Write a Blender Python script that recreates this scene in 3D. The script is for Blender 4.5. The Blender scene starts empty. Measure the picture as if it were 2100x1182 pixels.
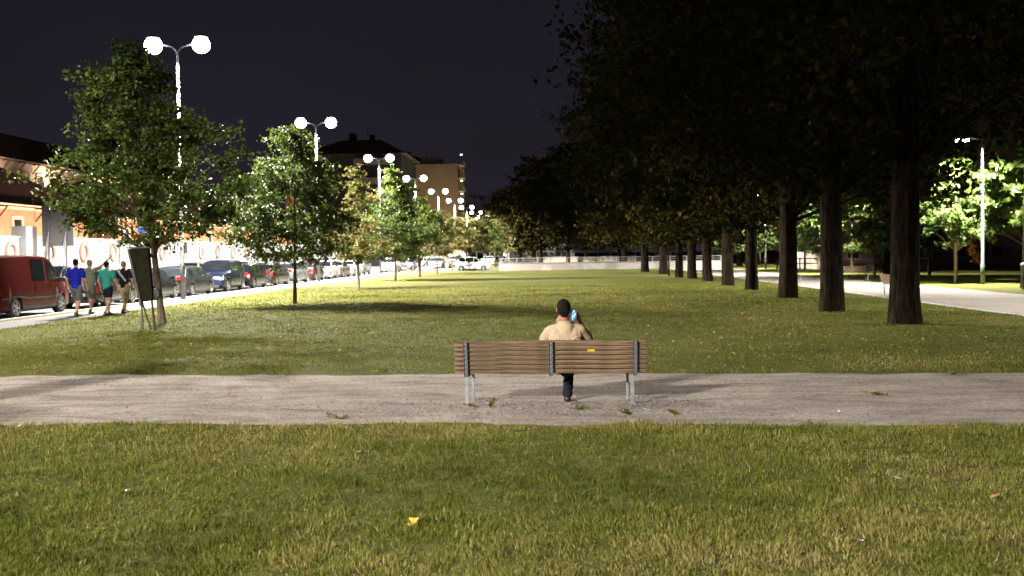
import bpy, bmesh, math, random
import numpy as np
from mathutils import Vector, Matrix, Euler

# ------------------------------------------------------------------ camera, sky, exposure
SC = bpy.context.scene
COL = SC.collection
R = math.radians
F_PX, CAM_H = 2200.0, 1.85                     # focal length in pixels of a 2100 px wide frame
cam_data = bpy.data.cameras.new('camera')
cam = bpy.data.objects.new('camera', cam_data)
COL.objects.link(cam)
SC.camera = cam
cam_data.sensor_width = 36.0
cam_data.lens = F_PX / 2100.0 * 36.0
cam_data.clip_start = 0.1
cam_data.clip_end = 3000
cam.location = (0, 0, CAM_H)
CAM_M = (Matrix.Rotation(R(1.9), 4, 'Z') @ Matrix.Rotation(R(90 - 1.87), 4, 'X') @ Matrix.Rotation(R(-0.8), 4, 'Z'))
cam.matrix_world = Matrix.Translation((0, 0, CAM_H)) @ CAM_M
cam_data.dof.use_dof = True
cam_data.dof.focus_distance = 13.2
cam_data.dof.aperture_fstop = 2.8

def G(px, py, z=0.0):
    """pixel of the 2100x1182 photograph -> point on the ground plane at height z"""
    d = CAM_M.to_3x3() @ Vector(((px - 1050) / F_PX, (591 - py) / F_PX, -1))
    t = (z - CAM_H) / d.z
    return Vector((d.x * t, d.y * t, z))

world = bpy.data.worlds.new("World")
SC.world = world
world.use_nodes = True
wn, wl = world.node_tree.nodes, world.node_tree.links
wn.clear()
w_out = wn.new('ShaderNodeOutputWorld')
w_bg = wn.new('ShaderNodeBackground')
w_tc = wn.new('ShaderNodeTexCoord')
w_sep = wn.new('ShaderNodeSeparateXYZ')
w_rmp = wn.new('ShaderNodeValToRGB')
wl.new(w_tc.outputs['Generated'], w_sep.inputs[0])
wl.new(w_sep.outputs['Z'], w_rmp.inputs[0])
w_rmp.color_ramp.elements[0].position = 0.0
w_rmp.color_ramp.elements[0].color = (0.0185, 0.0150, 0.0225, 1)      # city glow low in the sky
w_e = w_rmp.color_ramp.elements.new(0.09); w_e.color = (0.0165, 0.0135, 0.0205, 1)
w_rmp.color_ramp.elements[0].color = (0.0250, 0.0200, 0.0270, 1)
w_rmp.color_ramp.elements[-1].position = 0.32
w_rmp.color_ramp.elements[-1].color = (0.0085, 0.0070, 0.0120, 1)
w_nz = wn.new('ShaderNodeTexNoise'); w_nz.inputs['Scale'].default_value = 2.2; w_nz.inputs['Detail'].default_value = 5
w_mp = wn.new('ShaderNodeMapping'); w_mp.inputs['Scale'].default_value = (1, 1, 2.5); wl.new(w_tc.outputs['Generated'], w_mp.inputs[0]); wl.new(w_mp.outputs[0], w_nz.inputs['Vector'])
w_mr = wn.new('ShaderNodeMapRange'); w_mr.inputs['From Min'].default_value = .3; w_mr.inputs['From Max'].default_value = .7; w_mr.inputs['To Min'].default_value = .85; w_mr.inputs['To Max'].default_value = 1.2
wl.new(w_nz.outputs['Fac'], w_mr.inputs['Value'])
w_mx = wn.new('ShaderNodeVectorMath'); w_mx.operation = 'SCALE'; wl.new(w_rmp.outputs[0], w_mx.inputs[0]); wl.new(w_mr.outputs['Result'], w_mx.inputs['Scale']); wl.new(w_mx.outputs[0], w_bg.inputs[0])
w_bg.inputs[1].default_value = 1.0
wl.new(w_bg.outputs[0], w_out.inputs[0])

SC.view_settings.view_transform = 'Standard'
SC.view_settings.look = 'None'
SC.view_settings.exposure = 0.0
SC.view_settings.gamma = 1.0
SC.render.engine = 'CYCLES'
cy = SC.cycles
cy.use_denoising = True
cy.max_bounces = 5
cy.diffuse_bounces = 2
cy.glossy_bounces = 2
cy.transmission_bounces = 4
cy.transparent_max_bounces = 6
cy.sample_clamp_indirect = 4.0
cy.caustics_reflective = False
cy.caustics_refractive = False
STREET_P = 48000.0
PARK_P = 36000.0

# ------------------------------------------------------------------ material helpers
MATS = {}
def pmat(name, c1, c2=None, scale=6.0, rough=0.75, metal=0.0, bump=0.0, bscale=None, stretch=(1, 1, 1), detail=4.0,
         coat=0.0, emit=None, estr=0.0, spec=0.5, lo=0.35, hi=0.65, trans=0.0):
    if name in MATS:
        return MATS[name]
    m = bpy.data.materials.new(name)
    m.use_nodes = True
    n, l = m.node_tree.nodes, m.node_tree.links
    b = n['Principled BSDF']
    b.inputs['Roughness'].default_value = rough
    b.inputs['Metallic'].default_value = metal
    b.inputs['Coat Weight'].default_value = coat
    b.inputs['Coat Roughness'].default_value = 0.06
    b.inputs['Specular IOR Level'].default_value = spec
    b.inputs['Transmission Weight'].default_value = trans
    if emit:
        b.inputs['Emission Color'].default_value = (*emit, 1)
        b.inputs['Emission Strength'].default_value = estr
    if c2 is None:
        c2 = tuple(c * 0.85 for c in c1)
    tc = n.new('ShaderNodeTexCoord'); mp = n.new('ShaderNodeMapping'); mp.inputs['Scale'].default_value = stretch
    l.new(tc.outputs['Object'], mp.inputs[0])
    nz = n.new('ShaderNodeTexNoise'); nz.inputs['Scale'].default_value = scale; nz.inputs['Detail'].default_value = detail
    l.new(mp.outputs[0], nz.inputs['Vector'])
    rp = n.new('ShaderNodeValToRGB')
    rp.color_ramp.elements[0].position = lo; rp.color_ramp.elements[0].color = (*c1, 1)
    rp.color_ramp.elements[1].position = hi; rp.color_ramp.elements[1].color = (*c2, 1)
    l.new(nz.outputs['Fac'], rp.inputs[0]); l.new(rp.outputs[0], b.inputs['Base Color'])
    if bump > 0:
        n2 = n.new('ShaderNodeTexNoise'); n2.inputs['Scale'].default_value = bscale or scale * 4; n2.inputs['Detail'].default_value = 5
        l.new(mp.outputs[0], n2.inputs['Vector'])
        bp = n.new('ShaderNodeBump'); bp.inputs['Strength'].default_value = bump; bp.inputs['Distance'].default_value = 0.03
        l.new(n2.outputs['Fac'], bp.inputs['Height']); l.new(bp.outputs[0], b.inputs['Normal'])
    MATS[name] = m
    return m

def leafmat(name, stops, trans=0.35, rough=0.55, spec=0.35):
    """leaves: colour by a per-leaf random value, some light passes through"""
    if name in MATS:
        return MATS[name]
    m = bpy.data.materials.new(name); m.use_nodes = True
    n, l = m.node_tree.nodes, m.node_tree.links
    b = n['Principled BSDF']; out = n['Material Output']
    b.inputs['Roughness'].default_value = rough
    b.inputs['Specular IOR Level'].default_value = spec
    at = n.new('ShaderNodeAttribute'); at.attribute_name = 'tint'
    rp = n.new('ShaderNodeValToRGB')
    els = rp.color_ramp.elements
    while len(els) < len(stops): els.new(0.5)
    for e, (p, c) in zip(els, stops): e.position = p; e.color = (*c, 1)
    l.new(at.outputs['Fac'], rp.inputs[0]); l.new(rp.outputs[0], b.inputs['Base Color'])
    tr = n.new('ShaderNodeBsdfTranslucent'); l.new(rp.outputs[0], tr.inputs['Color'])
    mx = n.new('ShaderNodeMixShader'); mx.inputs[0].default_value = trans
    l.new(b.outputs[0], mx.inputs[1]); l.new(tr.outputs[0], mx.inputs[2]); l.new(mx.outputs[0], out.inputs[0])
    MATS[name] = m
    return m

# ------------------------------------------------------------------ object helpers
def link(o, parent=None, loc=None, rot=None):
    COL.objects.link(o)
    if parent is not None: o.parent = parent
    if loc is not None: o.location = loc
    if rot is not None: o.rotation_euler = rot
    return o

def tag(o, label=None, cat=None, group=None, kind=None):
    if label: o['label'] = label
    if cat: o['category'] = cat
    if group: o['group'] = group
    if kind: o['kind'] = kind
    return o

def thing(name, label, cat, loc=(0, 0, 0), rz=0.0, group=None):
    o = bpy.data.objects.new(name, None)
    o.empty_display_size = 0.2
    link(o, None, loc, (0, 0, rz))
    return tag(o, label, cat, group)

class MB:
    def __init__(s): s.v = []; s.f = []
    def add(s, vs, fs):
        k = len(s.v); s.v += [tuple(v) for v in vs]; s.f += [tuple(i + k for i in f) for f in fs]; return s
    def box(s, c, d, rz=0.0, M=None, bev=0.0):
        x, y, z = d[0] / 2, d[1] / 2, d[2] / 2
        vs = [Vector((a * x, b * y, e * z)) for a in (-1, 1) for b in (-1, 1) for e in (-1, 1)]
        m = M or Matrix.Rotation(rz, 3, 'Z')
        vs = [m @ v + Vector(c) for v in vs]
        return s.add(vs, [(0, 1, 3, 2), (4, 6, 7, 5), (0, 4, 5, 1), (2, 3, 7, 6), (0, 2, 6, 4), (1, 5, 7, 3)])
    def tube(s, pts, rad, n=8, cap=True):
        pts = [Vector(p) for p in pts]
        if not hasattr(rad, '__len__'): rad = [rad] * len(pts)
        vs = []; fs = []
        ref = Vector((0, 0, 1))
        for i, p in enumerate(pts):
            t = (pts[min(i + 1, len(pts) - 1)] - pts[max(i - 1, 0)]).normalized()
            a = t.cross(ref if abs(t.z) < 0.95 else Vector((1, 0, 0))).normalized(); b = t.cross(a)
            for k in range(n):
                an = 2 * math.pi * k / n
                vs.append(p + (a * math.cos(an) + b * math.sin(an)) * rad[i])
        for i in range(len(pts) - 1):
            for k in range(n):
                k2 = (k + 1) % n
                fs.append((i * n + k, i * n + k2, (i + 1) * n + k2, (i + 1) * n + k))
        if cap:
            fs.append(tuple(range(n - 1, -1, -1))); fs.append(tuple((len(pts) - 1) * n + k for k in range(n)))
        return s.add(vs, fs)
    def lathe(s, prof, n=16, c=(0, 0, 0), axis='Z', cap=True):
        vs = []; fs = []
        for (r, h) in prof:
            for k in range(n):
                a = 2 * math.pi * k / n; x, y = r * math.cos(a), r * math.sin(a)
                v = (x, y, h) if axis == 'Z' else ((x, h, y) if axis == 'Y' else (h, x, y))
                vs.append(Vector(v) + Vector(c))
        for i in range(len(prof) - 1):
            for k in range(n):
                k2 = (k + 1) % n; fs.append((i * n + k, i * n + k2, (i + 1) * n + k2, (i + 1) * n + k))
        if cap:
            fs.append(tuple(range(n - 1, -1, -1))); fs.append(tuple((len(prof) - 1) * n + k for k in range(n)))
        return s.add(vs, fs)
    def build(s, name, m, parent=None, smooth=False, bevel=0.0, loc=None, rot=None):
        me = bpy.data.meshes.new(name); me.from_pydata(s.v, [], s.f); me.update()
        bm = bmesh.new(); bm.from_mesh(me); bmesh.ops.recalc_face_normals(bm, faces=bm.faces); bm.to_mesh(me); bm.free()
        me.materials.append(m)
        if smooth:
            me.polygons.foreach_set('use_smooth', [True] * len(me.polygons))
        o = bpy.data.objects.new(name, me); link(o, parent, loc, rot)
        if bevel > 0:
            b = o.modifiers.new('bevel', 'BEVEL'); b.width = bevel; b.segments = 2; b.limit_method = 'ANGLE'
        return o

def np_mesh(name, V, F, m, parent=None, tint=None, smooth=False):
    """V (n,3), F list of (faces array (k, c)) sharing vertices"""
    me = bpy.data.meshes.new(name)
    V = np.ascontiguousarray(V, dtype=np.float32)
    me.vertices.add(len(V)); me.vertices.foreach_set('co', V.ravel())
    idx = np.concatenate([f.ravel() for f in F]).astype(np.int32)
    tot = np.concatenate([np.full(len(f), f.shape[1]) for f in F]).astype(np.int32)
    st = np.concatenate([[0], np.cumsum(tot)[:-1]]).astype(np.int32)
    me.loops.add(len(idx)); me.loops.foreach_set('vertex_index', idx)
    me.polygons.add(len(tot)); me.polygons.foreach_set('loop_start', st); me.polygons.foreach_set('loop_total', tot)
    if smooth: me.polygons.foreach_set('use_smooth', np.ones(len(tot), dtype=bool))
    if tint is not None:
        a = me.attributes.new('tint', 'FLOAT', 'POINT'); a.data.foreach_set('value', tint.astype(np.float32))
    me.update(calc_edges=True)
    me.materials.append(m)
    o = bpy.data.objects.new(name, me)
    return link(o, parent)

def lerp_list(xs, ys, x): return float(np.interp(x, xs, ys))

# value noise for patches and ragged edges
_rng0 = np.random.default_rng(5)
_TAB = _rng0.random((256, 256))
def vnoise(x, y, s=1.0):
    x = np.asarray(x) * s + 1000.0; y = np.asarray(y) * s + 1000.0
    xi = np.floor(x).astype(int); yi = np.floor(y).astype(int); fx = x - xi; fy = y - yi
    fx = fx * fx * (3 - 2 * fx); fy = fy * fy * (3 - 2 * fy)
    g = lambda a, b: _TAB[a % 256, b % 256]
    return (g(xi, yi) * (1 - fx) + g(xi + 1, yi) * fx) * (1 - fy) + (g(xi, yi + 1) * (1 - fx) + g(xi + 1, yi + 1) * fx) * fy

# ------------------------------------------------------------------ the ground
# layout across the street direction (+Y is away from the camera, +X right)
X_WALL, X_ROAD0, X_KERB, X_WALK0, X_WALK1 = -32.0, -30.0, -16.45, -16.1, -14.3
X_PATH0, X_PATH1 = 12.2, 17.9
def path_near(x): return 11.30 - 0.062 * x
def path_far(x): return 16.35 - 0.075 * x

def ground_mat(name, ramp1, ramp2, s_big, s_fine, bump, rough=0.9, fine_amt=0.5, bdist=0.05, streak=None):
    m = bpy.data.materials.new(name); m.use_nodes = True
    n, l = m.node_tree.nodes, m.node_tree.links
    b = n['Principled BSDF']; b.inputs['Roughness'].default_value = rough; b.inputs['Specular IOR Level'].default_value = 0.05
    tc = n.new('ShaderNodeTexCoord')
    a = n.new('ShaderNodeTexNoise'); a.inputs['Scale'].default_value = s_big; a.inputs['Detail'].default_value = 6; a.inputs['Roughness'].default_value = 0.6
    c = n.new('ShaderNodeTexNoise'); c.inputs['Scale'].default_value = s_fine; c.inputs['Detail'].default_value = 8; c.inputs['Roughness'].default_value = 0.7
    l.new(tc.outputs['Object'], a.inputs['Vector']); l.new(tc.outputs['Object'], c.inputs['Vector'])
    def ramp(st):
        r = n.new('ShaderNodeValToRGB'); e = r.color_ramp.elements
        while len(e) < len(st): e.new(0.5)
        for q, (p, co) in zip(e, st): q.position = p; q.color = (*co, 1)
        return r
    r1 = ramp(ramp1); r2 = ramp(ramp2)
    l.new(a.outputs['Fac'], r1.inputs[0]); l.new(c.outputs['Fac'], r2.inputs[0])
    mx = n.new('ShaderNodeMix'); mx.data_type = 'RGBA'; mx.inputs[0].default_value = fine_amt
    l.new(r1.outputs[0], mx.inputs[6]); l.new(r2.outputs[0], mx.inputs[7])
    res = mx.outputs[2]
    if streak:     # trodden bands and damp stains along the way
        mp = n.new('ShaderNodeMapping'); mp.inputs['Scale'].default_value = (0.55, 1.4, 1); l.new(tc.outputs['Object'], mp.inputs[0])
        q = n.new('ShaderNodeTexNoise'); q.inputs['Scale'].default_value = 1.6; q.inputs['Detail'].default_value = 7; q.inputs['Roughness'].default_value = .68; q.inputs['Distortion'].default_value = .6
        l.new(mp.outputs[0], q.inputs['Vector']); rq = ramp(streak); l.new(q.outputs['Fac'], rq.inputs[0])
        m3 = n.new('ShaderNodeMix'); m3.data_type = 'RGBA'; m3.blend_type = 'MULTIPLY'; m3.inputs[0].default_value = 1
        l.new(res, m3.inputs[6]); l.new(rq.outputs[0], m3.inputs[7]); res = m3.outputs[2]
    l.new(res, b.inputs['Base Color'])
    bp = n.new('ShaderNodeBump'); bp.inputs['Strength'].default_value = bump; bp.inputs['Distance'].default_value = bdist
    l.new(c.outputs['Fac'], bp.inputs['Height']); l.new(bp.outputs[0], b.inputs['Normal'])
    return m

M_LAWN = ground_mat('lawn_turf', [(0.30, (0.070, 0.078, 0.014)), (0.5, (0.095, 0.106, 0.022)), (0.68, (0.155, 0.132, 0.042))],
                    [(0.36, (0.026, 0.030, 0.007)), (0.5, (0.088, 0.095, 0.021)), (0.64, (0.200, 0.175, 0.056))], 0.16, 9.0, 1.0, bdist=0.10)
M_PATH = ground_mat('gravel', [(0.3, (0.19, 0.167, 0.143)), (0.5, (0.27, 0.240, 0.207)), (0.7, (0.33, 0.30, 0.262))],
                    [(0.36, (0.12, 0.105, 0.092)), (0.5, (0.27, 0.235, 0.215)), (0.66, (0.42, 0.38, 0.35))], 1.1, 22.0, 1.0, fine_amt=0.6, bdist=0.03, streak=[(.34, (.66, .64, .62)), (.45, (.98, .96, .94)), (.60, (1.3, 1.26, 1.2))])
M_PARKPATH = ground_mat('park_path_gravel', [(0.3, (0.22, 0.19, 0.165)), (0.7, (0.30, 0.26, 0.23))],
                        [(0.35, (0.16, 0.135, 0.12)), (0.65, (0.34, 0.30, 0.265))], 0.4, 8.0, 0.5, bdist=0.03)
M_ASPH = ground_mat('asphalt', [(0.3, (0.10, 0.098, 0.095)), (0.7, (0.15, 0.147, 0.142))],
                    [(0.35, (0.07, 0.07, 0.07)), (0.65, (0.18, 0.178, 0.175))], 0.3, 12.0, 0.4, bdist=0.02, rough=0.6)
M_WALK = ground_mat('sidewalk_asphalt', [(0.3, (0.11, 0.105, 0.105)), (0.7, (0.15, 0.145, 0.142))],
                    [(0.35, (0.09, 0.088, 0.086)), (0.65, (0.18, 0.175, 0.17))], 0.5, 10.0, 0.3, bdist=0.02)
M_KERB = pmat('kerb_stone', (0.42, 0.40, 0.38), (0.3, 0.29, 0.28), 3, 0.8)

def sheet(name, x0, x1, y0, y1, z, m, nx=2, ny=2, fz=None, label=None):
    xs = np.linspace(x0, x1, nx); ys = np.linspace(y0, y1, ny)
    X, Y = np.meshgrid(xs, ys); Z = np.full_like(X, z) if fz is None else fz(X, Y)
    V = np.stack([X, Y, Z], -1).reshape(-1, 3)
    i = np.arange((nx - 1) * (ny - 1)); r = i // (nx - 1); c = i % (nx - 1); a = r * nx + c
    o = np_mesh(name, V, [np.stack([a, a + 1, a + 1 + nx, a + nx], 1)], m, smooth=True)
    tag(o, kind='structure'); return o

sheet('ground', -1200, 1200, -400, 2200, -0.03, M_LAWN)
def lawn_z(X, Y):
    z = 0.05 * (vnoise(X, Y, 0.22) - 0.5) + 0.02 * (vnoise(X, Y, 0.9) - 0.5)
    # the lawn stands a little above the worn path
    d = np.minimum(Y - path_near(X), path_far(X) - Y)          # >0 inside the path
    lift = np.clip((0.1 - d) / 0.5, 0, 1)
    fade = np.clip((X - X_WALK1) / 1.5, 0, 1) * np.clip((X_PATH0 - X) / 1.5, 0, 1)
    return np.where(d > 0.40, -0.02, 0.004 + 0.035 * lift + z * lift * fade)
sheet('lawn', X_WALK1, X_PATH0, -12, 130, 0, M_LAWN, 160, 720, lawn_z)
# the gravel path, ragged along both edges
def path_sheet():
    xs = np.arange(-14.25, 12.15, 0.06)
    e0 = path_near(xs) + 0.30 * (vnoise(xs, 0, 1.0) - 0.5) + 0.16 * (vnoise(xs, 7, 4.0) - 0.5)
    e1 = path_far(xs) + 0.30 * (vnoise(xs, 3, 0.9) - 0.5) + 0.16 * (vnoise(xs, 9, 4.0) - 0.5)
    ny = 90
    t = np.linspace(0, 1, ny)[:, None]
    Y = e0[None] * (1 - t) + e1[None] * t; X = np.repeat(xs[None], ny, 0)
    edge = np.minimum(t, 1 - t) * 4.6
    Z = 0.012 + 0.012 * (vnoise(X, Y, 2.2) - 0.5) + 0.012 * (vnoise(X, Y, 0.7) - 0.5) - 0.02 * np.exp(-edge / 0.10) - 0.012 * np.exp(-(((X - .25) / .8) ** 2 + ((Y - 13.75) / .4) ** 2))
    V = np.stack([X, Y, Z], -1).reshape(-1, 3)
    nx = len(xs); i = np.arange((nx - 1) * (ny - 1)); r = i // (nx - 1); c = i % (nx - 1); a = r * nx + c
    o = np_mesh('gravel_path', V, [np.stack([a, a + 1, a + 1 + nx, a + nx], 1)], M_PATH, smooth=True)
    tag(o, kind='structure')
path_sheet()
sheet('lawn_beyond_path', 18.0, 60, -12, 150, 0.005, M_LAWN, 40, 120, lambda X, Y: 0.005 + 0.05 * vnoise(X, Y, 0.3))
sheet('park_path', X_PATH0 + 0.12, X_PATH1, -12, 170, 0.02, M_PARKPATH, 8, 80, lambda X, Y: 0.02 + 0.01 * vnoise(X, Y, 1.0))
def strip(name, x0, x1, z0, z1, m, y0=-12, y1=230):
    MB().box(((x0 + x1) / 2, (y0 + y1) / 2, (z0 + z1) / 2), (x1 - x0, y1 - y0, z1 - z0)).build(name, m)['kind'] = 'structure'
strip('path_kerb', X_PATH0, X_PATH0 + 0.12, -0.02, 0.06, M_KERB, y1=170)
strip('sidewalk', X_WALK0, X_WALK1, -0.1, 0.035, M_WALK)
strip('grass_verge', X_KERB, X_WALK0, -0.1, 0.045, M_LAWN)
strip('kerb', X_KERB - 0.15, X_KERB, -0.12, 0.05, M_KERB)
strip('road', X_ROAD0, X_KERB - 0.15, -0.1, -0.02, M_ASPH, y1=420)
strip('far_sidewalk', X_WALL, X_ROAD0, -0.1, 0.08, M_WALK, y1=260)
strip('barracks_yard', -75, X_WALL - 0.4, -0.1, 0.0, M_WALK, y1=260)
strip('plaza', X_WALK1 + 0.0, -5.2, -0.02, 0.07, M_WALK, y0=112, y1=128)

# ------------------------------------------------------------------ grass
M_GRASS = leafmat('grass_blades', [(0.0, (0.042, 0.054, 0.009)), (0.30, (0.092, 0.108, 0.017)), (0.55, (0.148, 0.152, 0.030)),
                                   (0.78, (0.225, 0.190, 0.066)), (1.0, (0.36, 0.29, 0.15))], trans=0.25, rough=0.9, spec=.03)
def grass(name, y0, y1, n, seed, hmin, hmax, wid, xlo, xhi, keep=None):
    r = np.random.default_rng(seed)
    # even spread in log distance: as many blades to the picture row near as far
    Y = np.exp(r.uniform(math.log(y0), math.log(y1), n))
    lo = np.maximum(-0.56 * Y - 0.8, xlo); hi = np.minimum(0.50 * Y + 0.8, xhi)
    X = lo + (hi - lo) * r.random(n)
    d = np.minimum(Y - path_near(X) - 0.30 * (vnoise(X, 0, 1.0) - 0.5) - 0.2 * (vnoise(X, 5, 5.0) - 0.4), path_far(X) - Y - 0.30 * (vnoise(X, 3, 0.9) - 0.5) - 0.2 * (vnoise(X, 4, 5.0) - 0.4))
    k = d < 0.02
    tuft = vnoise(X, Y, 9.0) * 0.45 + vnoise(X + 9, Y, 4.0) * 0.35 + vnoise(X, Y, 1.1) * 0.2
    tuft = np.clip(0.5 + 1.5 * (tuft - 0.5), 0, 1)
    k &= r.random(n) < np.clip(0.08 + tuft * 1.45, 0, 1)
    X, Y, tuft = X[k], Y[k], tuft[k]; n = len(X)
    sc = np.clip(Y / 9.0, 1.0, 4.0)
    edge = np.minimum(np.abs(Y - path_near(X)), np.abs(Y - path_far(X)))
    H = (hmin + (hmax - hmin) * r.random(n) ** 1.6) * (0.5 + 1.0 * tuft) * (1 + (0.35 + 1.6 * np.clip(vnoise(X, 3, .9) * 2.6 - 1.5, 0, 1)) * np.exp(-edge / 0.22)) * (1 + 0.12 * (sc - 1))
    W = wid * (0.6 + 0.8 * r.random(n)) * sc
    az = r.uniform(0, 2 * math.pi, n); ln = r.uniform(0.15, 1.1, n); az2 = r.uniform(0, 2 * math.pi, n)
    az2 = np.where(r.random(n) < 0.45, vnoise(X, Y, 1.4) * 12, az2)
    Z = lawn_z(X, Y) - 0.004
    bx, by = np.cos(az) * W / 2, np.sin(az) * W / 2
    lx, ly = np.cos(az2) * ln, np.sin(az2) * ln
    P = np.empty((n, 5, 3))
    P[:, 0] = np.stack([X - bx, Y - by, Z], 1); P[:, 1] = np.stack([X + bx, Y + by, Z], 1)
    mx, my, mz = X + lx * H * 0.3, Y + ly * H * 0.3, Z + H * 0.62
    P[:, 2] = np.stack([mx + bx * .8, my + by * .8, mz], 1); P[:, 3] = np.stack([mx - bx * .8, my - by * .8, mz], 1)
    P[:, 4] = np.stack([X + lx * H, Y + ly * H, Z + H * (1.05 - 0.35 * ln)], 1)
    i = np.arange(n) * 5
    patch = 0.5 + 1.7 * (0.42 * vnoise(X, Y, 0.35) + 0.33 * vnoise(X + 40, Y, 1.3) + .25 * vnoise(X, Y + 60, 4.5) - 0.5)
    t = np.clip(0.10 + 0.55 * patch + 0.45 * (r.random(n) - 0.42) + (r.random(n) < 0.09) * 0.45, 0, 1)
    o = np_mesh(name, P.reshape(-1, 3), [np.stack([i, i + 1, i + 2, i + 3], 1), np.stack([i + 3, i + 2, i + 4], 1)], M_GRASS, tint=np.repeat(t, 5))
    tag(o, kind='stuff')
    return o
tag(grass('grass', 4.6, 12.3, 400000, 1, 0.018, 0.056, 0.0048, -14, 12), 'short olive green turf in front of the gravel path', 'grass')
tag(grass('grass', 15.0, 60.0, 330000, 2, 0.016, 0.045, 0.0050, X_WALK1, X_PATH0), 'lawn grass stretching away beyond the gravel path', 'grass')

# ------------------------------------------------------------------ trees
LEAF_STREET = leafmat('street_tree_leaves', [(0.0, (0.020, 0.036, 0.007)), (0.4, (0.048, 0.074, 0.013)), (0.8, (0.088, 0.118, 0.022)), (1.0, (0.15, 0.14, 0.03))], trans=0.35, spec=.2)
LEAF_DRY = leafmat('yellowing_leaves', [(0.0, (0.05, 0.055, 0.012)), (0.5, (0.10, 0.10, 0.022)), (0.85, (0.15, 0.12, 0.035)), (1.0, (0.22, 0.10, 0.04))], trans=0.35)
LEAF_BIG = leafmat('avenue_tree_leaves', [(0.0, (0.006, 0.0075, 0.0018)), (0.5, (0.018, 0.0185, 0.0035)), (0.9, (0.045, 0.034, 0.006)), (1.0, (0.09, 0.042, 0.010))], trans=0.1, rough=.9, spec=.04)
LEAF_LIME = leafmat('park_tree_leaves', [(0.0, (0.05, 0.085, 0.015)), (0.5, (0.09, 0.135, 0.03)), (1.0, (0.15, 0.19, 0.05))], trans=0.4)
LEAF_RED = leafmat('withered_leaves', [(0.0, (0.18, 0.045, 0.025)), (1.0, (0.32, 0.13, 0.07))], trans=0.3)
def bark(name, c1, c2, s=5.0, bump=1.0):
    return pmat(name, c1, c2, s, 0.95, bump=bump, bscale=s * 1.6, stretch=(3.2, 3.2, 0.55), detail=7, spec=0.03)
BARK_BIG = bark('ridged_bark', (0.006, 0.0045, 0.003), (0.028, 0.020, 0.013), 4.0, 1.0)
BARK_SMALL = bark('street_tree_bark', (0.07, 0.05, 0.035), (0.17, 0.13, 0.095), 6.0, 0.6)

def leaf_quads(C, size, rng, updir=0.5, droop=0.0):
    n = len(C)
    N = rng.normal(size=(n, 3)); N[:, 2] += updir * 2; N /= np.linalg.norm(N, axis=1)[:, None]
    A = rng.normal(size=(n, 3)); A[:, 2] -= droop; A -= (A * N).sum(1)[:, None] * N; A /= np.linalg.norm(A, axis=1)[:, None]
    B = np.cross(N, A)
    s = size * (0.6 + 0.8 * rng.random(n))[:, None]
    P = np.empty((n, 4, 3))
    P[:, 0] = C - A * s * 0.5; P[:, 1] = C + B * s * 0.38 + N * s * 0.10 - A * s * .08; P[:, 2] = C + A * s * 0.55; P[:, 3] = C - B * s * 0.38 + N * s * 0.10 - A * s * .08
    return P.reshape(-1, 3)

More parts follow.
